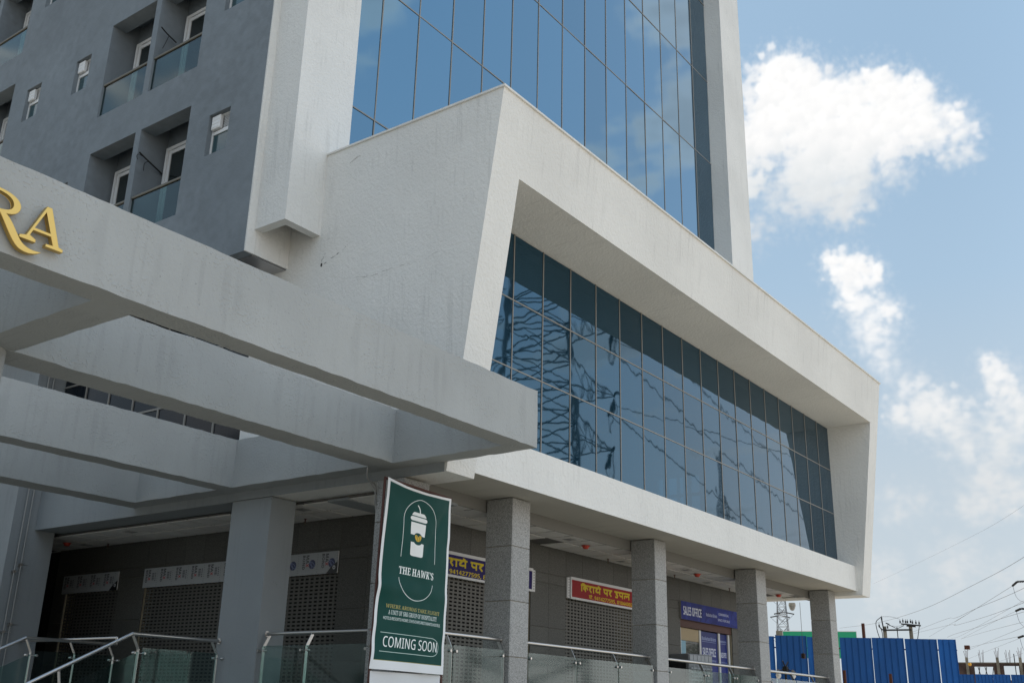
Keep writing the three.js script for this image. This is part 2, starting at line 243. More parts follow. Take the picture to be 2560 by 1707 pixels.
// podium: an inverted-U frame whose front leans outward
{
  const g = prism(poly([[xL, 3.16], [11.55, 3.16], [11.6, 7.82], [28.234, 7.82], [28.234, 3.19], [xR, 3.19], [xR, yT], [xL, yT]]), 5.3);
  const p = g.attributes.position;
  for (let i = 0; i < p.count; i++) p.setZ(i, p.getZ(i) > 1 ? zF - LEAN * (yT - p.getY(i)) : -13.68);
  g.computeVertexNormals();
  part('podium_frame', g, M.white, bld);
  part('coping', [B(xL - 0.025, xR + 0.03, yT, yT + 0.035, zF - 0.12, zF + 0.03), B(xL - 0.025, xL + 0.15, yT, yT + 0.035, -12.18, zF - 0.12)], M.white, bld);
  part('fascia_band', [B(11.552, 28.233, 3.3, 3.955, -9.304, zBand), B(11.552, 28.233, 3.425, 3.955, -9.72, -9.305)], M.white, bld);
  part('soffit', [B(11.552, 28.233, 3.303, 3.42, -10.4, -9.305)], M.soffitShade, bld);
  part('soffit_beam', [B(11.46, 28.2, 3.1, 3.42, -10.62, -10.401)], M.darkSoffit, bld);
  part('shade_edge', [B(10.913, 10.924, 3.152, 3.3, -13.68, -9.2)], M.greyCol, bld);  // grey skin on the white side, painting in the shade under the end beam
  part('floor_slab', [B(11.6, 28.2, 3.5, 4.15, -13.6, -9.76)], M.interiorFloor, bld);
  // cracks and chipped spots in the plaster
  const crack = (pts, r, at) => { const v = pts.map(([a, b]) => at(a, b)); const out = []; for (let i = 1; i < v.length; i++) { const n = 4; for (let k = 0; k < n; k++) { const a = v[i - 1].clone().lerp(v[i], k / n), b = v[i - 1].clone().lerp(v[i], (k + 1) / n); const j = () => V(rr(-1, 1), rr(-1, 1), rr(-1, 1)).multiplyScalar(0.012); out.push(bar(a.add(k ? j() : V()), b.add(j()), r * rr(0.5, 1.3), 4)); } } return out; };
  const onSide = (z, y) => V(xL, y, z);
  const crackMat = std({ color: C(0.2, 0.19, 0.17), roughness: 1 });
  part('crack', crack([[-12.1, 7.0], [-12.02, 7.14], [-12.0, 7.2]], 0.003, onSide).concat([new THREE.IcosahedronGeometry(0.028, 1).scale(0.2, 1.3, 0.8).translate(xL, 6.97, -12.08)]), M.black, bld);
  part('crack', crack([[-12.02, 6.98], [-11.8, 7.05], [-11.6, 7.12], [-11.5, 7.2]], 0.004, onSide), M.black, bld);
  part('crack', crack([[-11.6, 8.74], [-11.45, 8.8], [-11.35, 8.8]], 0.003, onSide), crackMat, bld);
  part('crack', crack([[-11.3, 6.56], [-10.9, 6.5], [-10.3, 6.53], [-9.9, 6.5], [-9.4, 6.6]], 0.0014, onSide), crackMat, bld);
}
// lower glazing: mullion grid with panes, real room behind
{
  const px = 0.8865, xs = []; for (let k = 0; k <= 19; k++) { const x = 28.234 - px * k; if (x > 11.6) xs.push(x); } xs.push(11.605); xs.reverse();
  const ys = [3.9, 5.385, 6.597, 7.815], bars = [];
  for (const x of xs.slice(1, -1)) bars.push(B(x - 0.011, x + 0.011, 3.9, 7.815, zG - 0.06, zG + 0.012));
  for (const y of [5.385, 6.597]) for (let i = 1; i < xs.length; i++) bars.push(B(xs[i - 1] + (i > 1 ? 0.011 : 0), xs[i] - (i < xs.length - 1 ? 0.011 : 0), y - 0.011, y + 0.011, zG - 0.05, zG + 0.009));
  const wall = part('curtain_wall', bars, M.mullion, bld);
  for (let i = 1; i < xs.length; i++) for (let j = 1; j < ys.length; j++) {
    const w = xs[i] - xs[i - 1], h = ys[j] - ys[j - 1], g = new THREE.PlaneGeometry(w - 0.02, h - 0.02, 1, 1), uv = g.attributes.uv, ou = rng(), ov = rng();
    for (let k = 0; k < 4; k++) uv.setXY(k, ou + uv.getX(k) * w * 0.62, ov + uv.getY(k) * h * 0.5);
    const q = g.attributes.position, tx = rr(-1, 1) * 0.0016, ty = rr(-1, 1) * 0.002; for (let k = 0; k < 4; k++) q.setZ(k, q.getX(k) * tx + q.getY(k) * ty);
    g.computeVertexNormals();
    shared('pane', g, pick(glazes), wall, (xs[i] + xs[i - 1]) / 2 - 0, (ys[j] + ys[j - 1]) / 2, zG);
  }
  // room
  part('interior_wall', [B(11.6, 28.2, 4.15, 7.82, -22.2, -22), ...[[4.15, 4.9], [6.95, 7.8]].map(([a, b]) => B(28.05, 28.22, a, b, -22, -9.85)), ...[[-22, -15.1], [-13.6, -12.4], [-10.25, -9.85]].map(([a, b]) => B(28.05, 28.22, 4.9, 6.95, a, b)), B(11.6, 28.2, 7.62, 7.8, -13.5, -9.9)], M.interior, bld);
  part('interior_ceiling', [B(11.6, 28.2, 7.84, 8, -22, -13.69), B(28.221, 28.3, 7.83, 8, -22, -13.7)], M.interior, bld);
  part('interior_floor', [B(11.6, 28.2, 4, 4.15, -22, -13.61)], M.interiorFloor, bld);
  part('interior_column', [13.4, 18.1, 22.9].flatMap((x) => [B(x - 0.22, x + 0.22, 4.16, 7.6, -10.6, -10.15), B(x - 0.25, x + 0.25, 4.16, 7.82, -16.4, -15.9)]), M.interior, bld);
  const wf = []; for (const [a, b] of [[-15.1, -13.6], [-12.4, -10.25]]) { for (let z = a; z <= b + 0.01; z += (b - a) / 4) wf.push(B(28.0, 28.04, 4.9, 6.95, z - 0.05, z + 0.05)); for (const y of [4.95, 5.6, 6.3, 6.9]) wf.push(B(27.99, 28.03, y - 0.05, y + 0.05, a, b)); }
  part('interior_window_frame', wf, M.whitePaint, bld);
}
// tower: piers, mirror glazing, grey flank with balconies
const TOP = 31.6, xg = 9.99, zP = -12.18, z0 = -12.92, zT = -12.757, yU = 7.09;
{
  part('pier', [B(10.14, 11.41, 7.53, TOP, zP - 0.17, zP), B(10.14, 10.31, 7.53, TOP, z0, zP - 0.171), B(11.25, 11.41, yT, TOP, zT - 0.1, zP - 0.171)], M.white, bld);
  part('pier', [B(27.872, 29.45, yT, TOP, -14.2, zP)], M.white, bld);
  part('end_panel', [B(xg + 0.003, 10.19, yU + 0.002, TOP, z0 - 0.03, z0), B(10.194, 11.24, yU + 0.004, TOP, z0 - 0.03, z0 - 0.002)], M.white, bld);
  part('tower_core', [B(11.45, 29.3, yT + 0.01, TOP - 0.3, -30, -13.25), B(xg + 1.2, 11.4, yU + 0.1, TOP - 0.3, -30, -13.0)], M.interior, bld);
  part('head_beam', [B(11.41, 27.87, TOP - 1.2, TOP, -13.2, zP)], M.white, bld);
  // underside of the overhang
  part('soffit_panel', [B(10.19, xL + 0.3, yU - 0.012, yU + 0.09, -30, z0 - 0.05)], M.soffitMetal, bld);
  part('soffit_border', [B(xg + 0.004, 10.185, yU + 0.004, yU + 0.09, -30, z0 - 0.04)], M.grey, bld);
  // mirror glazing
  const xs = [11.41]; for (let k = 0; k <= 13; k++) xs.push(12.548 + 1.0935 * k); xs.push(27.872);
  const ys = [7.7]; for (let y = 10.8; y < TOP - 1; y += 3.103) ys.push(y); ys.push(TOP - 1.2);
  const bars = [];
  for (const x of xs.slice(1, -1)) bars.push(B(x - 0.013, x + 0.013, 7.7, TOP - 1.2, zT - 0.06, zT + 0.014));
  for (const y of ys.slice(1, -1)) for (let i = 1; i < xs.length; i++) bars.push(B(xs[i - 1] + (i > 1 ? 0.013 : 0), xs[i] - (i < xs.length - 1 ? 0.013 : 0), y - 0.013, y + 0.013, zT - 0.05, zT + 0.011));
  const wall = part('curtain_wall', bars, M.mullion, bld);
  for (let i = 1; i < xs.length; i++) for (let j = 1; j < ys.length; j++) {
    const w = xs[i] - xs[i - 1], h = ys[j] - ys[j - 1], g = new THREE.PlaneGeometry(w - 0.02, h - 0.02), uv = g.attributes.uv, ou = rng(), ov = rng(), q = g.attributes.position, tx = rr(-1, 1) * 0.003, ty = rr(-1, 1) * 0.0025;
    for (let k = 0; k < 4; k++) { uv.setXY(k, ou + uv.getX(k) * w * 0.5, ov + uv.getY(k) * h * 0.3); q.setZ(k, q.getX(k) * tx + q.getY(k) * ty); }
    g.computeVertexNormals();
    shared('pane', g, pick(mirrors), wall, (xs[i] + xs[i - 1]) / 2, (ys[j] + ys[j - 1]) / 2, zT);
  }
  // grey flank
  const holes = [], bal = [], win = [], step = 3.13;
  for (let k = 0; k < 6; k++) {
    const y = 10.58 + step * k;
    for (const [a, b] of [[-18.26, -16.72], [-16.54, -15.0], [-23.7, -22.14], [-25.4, -23.87]]) { bal.push([a, b, y - 2.27, y]); holes.push([[a, y - 2.27], [b, y - 2.27], [b, y], [a, y]]); }
    for (const [a, b] of [[-14.39, -13.8], [-19.5, -18.93], [-21.49, -20.88]]) { win.push([a, b, y - 1.28, y - 0.43]); holes.push([[a, y - 1.28], [b, y - 1.28], [b, y - 0.43], [a, y - 0.43]]); }
  }
  part('flank_wall', [wallX(xg, [[-30, yU], [z0 - 0.031, yU], [z0 - 0.031, TOP], [-30, TOP]], holes, 0.16)], M.grey, bld);
  bal.forEach(([a, b, y0, y1], i) => {
    const right = i % 2 === 1, x1 = 10.62, doorA = right ? a + 0.06 : a + 0.06, doorB = doorA + 0.95, top = y1 - 0.17;
    const p = part('balcony', [B(x1, x1 + 0.15, y0 - 0.1, y1 + 0.45, a - 0.06, b + 0.06), B(xg + 0.161, x1, y0 - 0.15, y0 - 0.002, a - 0.06, b + 0.06), B(xg + 0.161, x1, y1 + 0.32, y1 + 0.45, a - 0.06, b + 0.06), B(xg + 0.161, xg + 0.32, y1 + 0.001, y1 + 0.31, a - 0.06, b + 0.06), B(xg + 0.161, x1, y0, y1 + 0.31, a - 0.16, a - 0.001), B(xg + 0.161, x1, y0, y1 + 0.31, b + 0.001, b + 0.16)], M.grey, bld);
    part('door', [B(x1 - 0.06, x1 - 0.001, y0 + 0.001, top, doorA, doorA + 0.07), B(x1 - 0.06, x1 - 0.001, top - 0.07, top, doorA + 0.071, doorB), B(x1 - 0.045, x1 - 0.003, y0 + 0.001, top - 0.072, doorA + 0.085, doorA + 0.165), B(x1 - 0.045, x1 - 0.003, top - 0.16, top - 0.085, doorA + 0.166, doorB)], M.upvc, p);
    part('door_glass', [B(x1 - 0.03, x1 - 0.005, y0 + 0.01, top - 0.161, doorA + 0.167, doorB)], M.doorGlass, p);
    part('balustrade_glass', [B(xg + 0.045, xg + 0.055, y0 + 0.002, y0 + 0.76, a + 0.01, b - 0.01)], M.balGlass, p);
    part('handrail', [RB(xg + 0.02, xg + 0.08, y0 + 0.76, y0 + 0.81, a + 0.001, b - 0.001, 0.01)], M.bronze, p);
  });
  win.forEach(([a, b, y0, y1]) => {
    const x = xg + 0.1, f = 0.035, ym = y0 + 0.5;
    const p = part('window', [B(x, x + 0.05, y0, y1, a, a + f), B(x, x + 0.05, y0, y1, b - f, b), B(x, x + 0.05, y1 - f, y1, a + f, b - f), B(x, x + 0.05, ym - f, ym + f, a + f, b - f)], M.upvc, bld);
    part('window_glass', [B(x + 0.02, x + 0.03, y0, ym - f, a + f, b - f)], M.winGlass, p);
    const fan = [RB(x - 0.06, x + 0.02, ym + 0.05, y1 - 0.03, a + 0.035, a + 0.27, 0.012)]; for (let k = 0; k < 3; k++) fan.push(B(x - 0.066, x - 0.059, ym + 0.08 + k * 0.075, ym + 0.1 + k * 0.075, a + 0.05, a + 0.255));
    part('exhaust_fan', fan, M.upvc, p);
    const lv = []; for (let k = 0; k < 8; k++) lv.push(B(x + 0.01, x + 0.03, ym + f + 0.01 + k * 0.036, ym + f + 0.022 + k * 0.036, a + 0.29, b - f));
    part('louvre', lv, M.upvc, p); part('window_back', [B(x + 0.06, x + 0.08, y0 - 0.02, y1 + 0.02, a - 0.02, b + 0.02)], M.black, p);
  });
}
// under the overhang: dark glazing, edge beam, side wall with pipes
{
  const x = 11.0, bars = [], zs = []; for (let k = 0; k <= 7; k++) zs.push(-13.69 - 0.823 * k);
  const ys = [4.15, 5.11, 6.03, 7.08];
  for (const z of zs.slice(1, -1)) bars.push(B(x - 0.012, x + 0.06, 4.15, 7.08, z - 0.018, z + 0.018));
  for (const y of [5.11, 6.03]) for (let i = 1; i < zs.length; i++) bars.push(B(x - 0.01, x + 0.05, y - 0.018, y + 0.018, zs[i] + 0.018, zs[i - 1] - 0.018));
  const wall = part('side_glazing', bars, M.mullion, bld);
  for (let i = 1; i < zs.length; i++) for (let j = 1; j < ys.length; j++) { const g = new THREE.PlaneGeometry(0.8, ys[j] - ys[j - 1] - 0.02), uv = g.attributes.uv, o = rng(); for (let k = 0; k < 4; k++) uv.setXY(k, uv.getX(k) * 0.5 + o, uv.getY(k) * 0.5 + o); shared('pane', g, M.darkGlaze, wall, x + 0.01, (ys[j] + ys[j - 1]) / 2, (zs[i] + zs[i - 1]) / 2, -Math.PI / 2); }
  part('side_backing', [B(11.1, 11.2, 4.15, 7.08, -19.45, -13.69)], M.black, bld);
  part('edge_beam', [B(10.925, 11.47, 3.145, 4.14, -19.49, -13.69), B(11.471, 12.7, 3.2, 4.14, -22.2, -13.69)], M.greyCol, bld);
  part('stair_core', [B(10.45, 11.33, GY, yU - 0.02, -26, -19.5), B(11.331, 14, GY, 4.1, -26, -22.25)], M.greyCol, bld);
  for (const [px, yb] of [[10.625, 2.32], [10.735, 2.46]]) {
    const p = part('pipe', [bar(V(px, GY, -19.43), V(px, 7.05, -19.43), 0.015, 10)], M.vent, bld);
    part('bracket', [-0.3, yb - 1.1, yb, 4.9].flatMap((y) => [B(px - 0.028, px + 0.028, y - 0.022, y + 0.022, -19.498, -19.412), bar(V(px + 0.03, y, -19.43), V(px + 0.14, y, -19.43), 0.006)]), M.steel, p);
  }
  part('painted_column', [B(10.925, 11.436, 0, 3.144, -13.66, -12.72)], M.greyCol, bld);
  part('painted_column', [B(11.331, 11.345, 0, 3.14, -19.9, -19.5)], M.greyCol, bld);
}
// verandah
const yC = 3.1, zW = -11.61, xW = 12.72;
{
  part('plinth', [B(10.75, 29, GY, -0.001, -11.6, -9.7), B(10.75, 12.72, GY, -0.001, -22.2, -11.601), B(9.4, 10.749, GY, -0.001, -16.6, -13.3)], M.granite, bld);
  part('verandah_floor', [B(10.8, 28.9, 0, 0.02, zW, -9.75), B(10.8, xW, 0, 0.02, -22.2, zW - 0.001)], M.floor, bld);
  const steps = []; for (let k = 0; k < 10; k++) steps.push(B(9.399 - 0.3 * (k + 1), 9.399 - 0.3 * k, GY, -0.15 * (k + 1), -16.6, -13.3)); part('entrance_steps', steps, M.floor, bld);
  // granite-clad columns: core with slabs
  const slabY = [[0.021, 0.83], [0.84, 1.669], [1.679, 2.519], [2.529, 3.135]];
  const cols = [[10.83, 11.38], [13.44, 13.93], [18.14, 18.6], [22.95, 23.49], [27.6, 28.08]];
  cols.forEach(([a, b], ci) => {
    const z1 = -9.85, zb = -10.37, top = ci ? 3.298 : 3.135;
    const c = part('granite_column', [B(a + 0.018, b - 0.018, 0.02, top - 0.03, zb + 0.018, z1 - 0.018)], M.joint, bld);
    slabY.forEach(([y0, y1], k) => {
      if (k === 3) y1 = top - 0.012;
      const mats = [M.granite, M.granite3, M.granite2], m = () => mats[Math.floor(rng() * 3)];
      part('granite_slab', RB(a + 0.019, b - 0.0005, y0, y1, z1 - 0.018, z1, 0.003), m(), c);
      part('granite_slab', RB(a, a + 0.018, y0, y1, zb, z1 - 0.002, 0.003), m(), c);
      part('granite_slab', RB(b - 0.0185, b - 0.001, y0, y1, zb + 0.02, z1 - 0.019, 0.003), m(), c);
      part('granite_slab', RB(a + 0.019, b - 0.02, y0, y1, zb, zb + 0.018, 0.003), m(), c);
    });
  });
  // shop walls of granite panels: core behind, panels proud
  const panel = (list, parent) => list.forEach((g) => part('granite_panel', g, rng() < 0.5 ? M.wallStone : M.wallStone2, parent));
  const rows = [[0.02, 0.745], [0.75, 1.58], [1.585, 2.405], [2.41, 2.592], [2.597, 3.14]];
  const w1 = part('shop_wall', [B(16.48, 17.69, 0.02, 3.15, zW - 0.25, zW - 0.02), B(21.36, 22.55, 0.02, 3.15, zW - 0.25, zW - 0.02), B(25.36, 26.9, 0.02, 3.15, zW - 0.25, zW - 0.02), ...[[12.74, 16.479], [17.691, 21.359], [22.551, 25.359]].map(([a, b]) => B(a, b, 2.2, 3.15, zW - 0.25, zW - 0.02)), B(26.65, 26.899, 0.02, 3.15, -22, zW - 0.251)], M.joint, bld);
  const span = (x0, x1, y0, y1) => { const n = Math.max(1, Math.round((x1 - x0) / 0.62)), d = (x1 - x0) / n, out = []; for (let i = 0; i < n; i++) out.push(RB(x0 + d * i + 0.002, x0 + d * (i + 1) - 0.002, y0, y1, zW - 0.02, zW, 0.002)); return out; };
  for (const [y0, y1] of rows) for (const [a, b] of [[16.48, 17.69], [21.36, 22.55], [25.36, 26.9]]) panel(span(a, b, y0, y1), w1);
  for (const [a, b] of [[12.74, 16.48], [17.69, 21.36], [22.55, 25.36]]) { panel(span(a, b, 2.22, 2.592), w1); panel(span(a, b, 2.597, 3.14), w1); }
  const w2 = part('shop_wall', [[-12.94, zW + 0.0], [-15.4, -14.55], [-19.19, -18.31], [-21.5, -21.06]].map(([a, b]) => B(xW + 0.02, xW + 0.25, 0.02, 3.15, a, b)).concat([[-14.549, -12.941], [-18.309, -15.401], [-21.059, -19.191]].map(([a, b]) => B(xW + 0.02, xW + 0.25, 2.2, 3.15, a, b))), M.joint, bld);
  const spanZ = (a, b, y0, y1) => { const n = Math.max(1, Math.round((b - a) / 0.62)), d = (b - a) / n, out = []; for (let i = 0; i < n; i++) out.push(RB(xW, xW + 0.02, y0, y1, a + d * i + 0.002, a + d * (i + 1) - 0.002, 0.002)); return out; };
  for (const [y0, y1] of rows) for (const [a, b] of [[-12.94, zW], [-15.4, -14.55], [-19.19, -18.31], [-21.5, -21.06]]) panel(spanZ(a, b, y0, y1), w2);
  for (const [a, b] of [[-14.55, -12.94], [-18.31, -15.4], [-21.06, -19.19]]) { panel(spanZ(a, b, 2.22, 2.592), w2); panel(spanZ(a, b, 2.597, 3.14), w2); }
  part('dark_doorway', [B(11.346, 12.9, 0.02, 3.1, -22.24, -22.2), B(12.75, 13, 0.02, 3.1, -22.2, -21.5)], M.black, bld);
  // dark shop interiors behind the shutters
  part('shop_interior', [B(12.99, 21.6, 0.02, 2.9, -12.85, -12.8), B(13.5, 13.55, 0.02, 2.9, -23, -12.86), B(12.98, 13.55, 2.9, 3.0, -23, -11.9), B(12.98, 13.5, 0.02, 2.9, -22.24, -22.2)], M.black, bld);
  // ceiling: tiles in a dark grid, openings where tiles are missing
  const p6 = 0.592, tees = [], holes = new Set(['f3', 'f10', 'f20', 'r21']);
  const tileG = uvBox(new THREE.BoxGeometry(p6 - 0.044, 0.015, p6 - 0.044));
  const zr = [-10.408, -11.0, -11.592], grid = part('ceiling_grid', [B(11.48, 26.9, yC + 0.02, yC + 0.03, zW, -10.63), B(11.48, xW, yC + 0.02, yC + 0.03, -22.2, -12.1)], M.tee, bld);
  const tileMats = [0.78, 0.82, 0.86].map((k) => { const m = M.tile.clone(); m.color = C(k, k * 0.975, k * 0.93); return m; });
  for (let i = 0; i < 26; i++) for (let r = 0; r < 2; r++) { const x = 14.33 - p6 * 3 + p6 * (i + 0.5); if (x > 28 || (r === 1 && holes.has('f' + (i - 3))) || (r === 0 && holes.has('r' + (i - 3)))) continue; if (x < 12.7) continue; const t = shared('ceiling_tile', tileG, tileMats[Math.floor(rng() * 3)], grid, x, yC + 0.007, (zr[r] + zr[r + 1]) / 2); t.rotation.y = Math.floor(rng() * 4) * Math.PI / 2; }
  for (let k = 0; k < 16; k++) for (let c = 0; c < 2; c++) { const z = -12.05 - p6 * (k + 0.5); shared('ceiling_tile', tileG, tileMats[Math.floor(rng() * 3)], grid, 11.79 + 0.6 * c, yC + 0.007, z).rotation.y = Math.floor(rng() * 4) * Math.PI / 2; }
  for (let c = 0; c < 2; c++) for (let k = 0; k < 2; k++) shared('ceiling_tile', tileG, tileMats[k], grid, 11.79 + 0.6 * c, yC + 0.007, -10.72 - 0.6 * k);
  for (const [a, b] of [[-12.03, -11.58], [-10.62, -10.4]]) part('ceiling_strip', [B(11.47, 12.71, yC - 0.02, yC + 0.019, a, b)], M.greyCol, bld);
  part('ceiling_void', [B(12.75, 28.2, yC + 0.5, yC + 0.52, -11.6, -10.63)], M.black, bld);
  part('end_beam', [B(27.0, 28.22, yC + 0.03, 3.29, -13.6, -10.63)], M.smoothWhite, bld);
  const vents = [[16.42, -10.7], [19.38, -11.3], [21.15, -10.7], [23.42, -11.3], [11.79, -12.93], [11.79, -17.66], [12.39, -20.03]];
  for (const [x, z] of vents) part('ceiling_vent', [0.1, 0.075, 0.05].map((h, i) => B(x - h, x + h, yC - 0.006 - i * 0.004, yC - 0.002 - i * 0.003, z - h, z + h)), M.vent, grid);
  // perforated roller shutters: each slat its own piece with real slots
  const shutter = (len, y1, place) => {
    const bars = [], n = Math.round(len / 0.122), pw = len / n;
    bars.push(B(0, len, 0, 0.0165, -0.006, 0.006), B(0, len, 0.0475, 0.0635, -0.006, 0.006)); for (let i = 0; i <= n; i++) bars.push(B(Math.max(0, i * pw - 0.023), Math.min(len, i * pw + 0.023), 0.0166, 0.0474, -0.005, 0.005));
    return [geo(bars), place];
  };
  const hang = (len, x, z, ry, y1) => { const [g] = shutter(len), s = part('roller_shutter', [ry ? B(xW + 0.08, xW + 0.1, 0.02, y1 + 0.1, z, z + 0.03) : B(x, x + 0.03, 0.02, y1 + 0.1, zW - 0.1, zW - 0.08)], M.shutter, bld); for (let y = 0.03; y < y1; y += 0.0643) shared('slat', g, M.shutter, s, x, y, z, ry); };
  hang(3.71, 12.76, zW - 0.06, 0, 2.2); hang(3.66, 17.695, zW - 0.06, 0, 2.2);
  hang(1.6, xW + 0.06, -12.945, Math.PI / 2, 2.2); hang(2.9, xW + 0.06, -15.405, Math.PI / 2, 2.2); hang(1.86, xW + 0.06, -19.195, Math.PI / 2, 2.2);
}
// sales-office shopfront
{
  const z = zW - 0.12;
  const p = part('shopfront', [B(22.62, 22.7, 0.02, 2.02, z, z + 0.05), B(23.66, 23.74, 0.02, 2.02, z, z + 0.05), B(24.7, 24.79, 0.02, 2.02, z, z + 0.05), B(25.25, 25.34, 0.02, 2.02, z, z + 0.05)], M.upvc, bld);
  part('lintel', [B(22.56, 25.355, 2.03, 2.2, z - 0.05, zW - 0.03)], M.brownFrame, p);
  part('blind', [B(22.71, 23.65, 1.74, 2.02, z + 0.012, z + 0.03)], std({ color: C(0.5, 0.4, 0.26), roughness: 0.9 }), p);
  part('door_glass', [B(22.7, 23.66, 0.02, 1.735, z + 0.01, z + 0.02)], M.doorGlass, p);
  const post = (w, h, withName) => canvasTex(w, h, (g) => {
    const gr = g.createLinearGradient(0, 0, 0, h); gr.addColorStop(0, '#10246e'); gr.addColorStop(0.55, '#142a86'); gr.addColorStop(0.78, '#1f6fc0'); gr.addColorStop(0.9, '#6fb4dc'); gr.addColorStop(1, '#1a2f8c'); g.fillStyle = gr; g.fillRect(0, 0, w, h);
    g.fillStyle = '#aab6d8'; g.textAlign = 'center'; g.font = `bold ${w * 0.12}px serif`; g.fillText('Manhattan Riviera', w / 2, h * 0.1, w * 0.86); g.fillRect(w * 0.08, h * 0.115, w * 0.84, 2);
    g.fillStyle = '#e6e9f2'; g.save(); g.translate(w / 2, h * 0.285); g.scale(1, 1.9); g.font = `bold ${w * 0.15}px sans-serif`; g.fillText('SALES OFFICE', 0, 0, w * 0.78); g.restore();
    g.font = `${w * 0.07}px sans-serif`; g.fillStyle = '#c2cbe2'; g.fillText('COMMERCIAL SPACE FOR SALE', w / 2, h * 0.35, w * 0.8);
    g.fillStyle = '#3c4c66'; for (const [a, b, c] of [[0.18, 0.2, 0.66], [0.42, 0.16, 0.6], [0.62, 0.22, 0.7]]) { g.fillRect(w * a, h * c, w * b, h * (0.86 - c)); } g.fillStyle = '#88a6b6'; for (let i = 0; i < 9; i++) g.fillRect(w * 0.2, h * (0.67 + i * 0.02), w * 0.16, 2); g.fillStyle = '#26363a'; g.fillRect(0, h * 0.85, w, h * 0.04);
  });
  const pm = (t) => phy({ map: t, roughness: 0.35, specularIntensity: 0.5 }), pl = (x0, x1, t) => { const g = new THREE.PlaneGeometry(x1 - x0, 1.96).translate((x0 + x1) / 2, 1.03, z + 0.022); part('door_poster', g, pm(t), p, true); };
  part('door_glass', [B(23.74, 25.25, 0.02, 2.02, z + 0.005, z + 0.015)], M.doorGlass, p);
  pl(23.76, 24.68, post(256, 540)); pl(24.81, 25.23, post(160, 540));
  part('poster_edge', new THREE.PlaneGeometry(0.27, 1.6).translate(22.85, 0.93, z + 0.023), std({ color: C(0.16, 0.38, 0.5), roughness: 0.3 }), p, true);
  part('office_back', [B(22.5, 26.6, 0, 3, z - 0.3, z - 0.25)], M.black, bld);
}

// ------------------------------------------------------------------ unseen building added left of the view to shade the low left side
{
  const n = thing('added_building', 'plain grey three-storey building added out of view to shade the low left side', 'building', [-16, GY, -24]);
  const holes = [], win = []; for (let k = 0; k < 3; k++) for (let i = 0; i < 8; i++) { const z = -43 + i * 4.6, y = GY + 1.2 + k * 4; holes.push([[z, y], [z + 2, y], [z + 2, y + 1.8], [z, y + 1.8]]); win.push([z, y]); }
  part('wall', [wallX(-24, [[-45, GY], [-5, GY], [-5, 11.8], [-45, 11.8]], [], 0.3), wallX(-8.3, [[-45, GY], [-5, GY], [-5, 11.8], [-45, 11.8]], holes, 0.3), B(-23.7, -8.3, GY, 11.8, -45, -44.7), B(-23.7, -8.3, GY, 11.8, -5.3, -5)], M.grey, n); part('roof', [B(-23.7, -8.31, 11.3, 11.5, -44.7, -5.3)], M.concrete, n);
  for (const [z, y] of win) { const f = part('window', [B(-8.25, -8.2, y, y + 0.08, z, z + 2), B(-8.25, -8.2, y + 1.72, y + 1.8, z, z + 2), B(-8.25, -8.2, y + 0.08, y + 1.72, z + 0.96, z + 1.04)], M.upvc, n); part('window_glass', [B(-8.24, -8.22, y + 0.08, y + 1.72, z, z + 2)], M.winGlass, f); }
}

// ------------------------------------------------------------------ entrance porch of open concrete beams
{
  const y0 = 3.286, y1 = 4.063;
  const p = thing('entrance_porch', 'pale grey open porch of rough rendered concrete beams on a round column', 'porch', [6, GY, -12]);
  const rough = (x0, x1, za, zb, a = y0, b = y1) => {                 // beam with slightly uneven arrises
    const nx = Math.max(2, Math.round(Math.abs(x1 - x0) / 0.12)), nz = Math.max(2, Math.round(Math.abs(zb - za) / 0.12)), g = new THREE.BoxGeometry(x1 - x0, b - a, zb - za, Math.min(nx, 90), 8, Math.min(nz, 70)).translate((x0 + x1) / 2, (a + b) / 2, (za + zb) / 2);
    const q = g.attributes.position; for (let i = 0; i < q.count; i++) { const x = q.getX(i), y = q.getY(i), z = q.getZ(i), n = (s, o) => (pnoise(x * s + z * s * 0.7 + o, y * s + z * s * 0.31, 64, 301) - 0.5); q.setXYZ(i, x + 0.008 * n(9, 3), y + 0.015 * n(9, 9), z + 0.008 * n(9, 17)); }
    g.computeVertexNormals(); return g;
  };
  part('beam', rough(0.6, 10.922, -7.945, -7.634), M.beam, p);
  part('beam', rough(2.2, 10.59, -10.33, -9.87), M.beam, p);
  part('beam', rough(2.2, 10.605, -13.68, -13.31), M.beam, p);
  part('beam', rough(2.2, 10.64, -16.35, -15.84), M.beam, p);
  part('end_beam', rough(10.592, 10.92, -16.36, -7.94, y0 + 0.002, y1 - 0.002), M.beam, p);
  part('cross_beam', rough(4.6, 4.99, -9.875, -7.94, y0 + 0.002, y1 - 0.002), M.beam, p);
  part('cross_beam', rough(0.6, 0.95, -16, -7.94, y0 + 0.002, y1 - 0.002), M.beam, p);
  part('cross_beam', rough(2.2, 2.6, -15.85, -10.33, y0 + 0.002, y1 - 0.002), M.beam, p);
  part('column', [new THREE.CylinderGeometry(0.3, 0.3, y0 - GY, 40).translate(4.69, (y0 + GY) / 2, -10.1)], M.beam, p);
  part('column', [new THREE.CylinderGeometry(0.3, 0.3, y0 - GY, 40).translate(2.4, (y0 + GY) / 2, -15.9)], M.beam, p);
  part('broken_edge', [B(9.95, 10.3, y1 - 0.05, y1 + 0.012, -10.3, -9.9), B(10.2, 10.55, y1 - 0.02, y1 + 0.03, -10.2, -9.93)], M.rust, p);
}
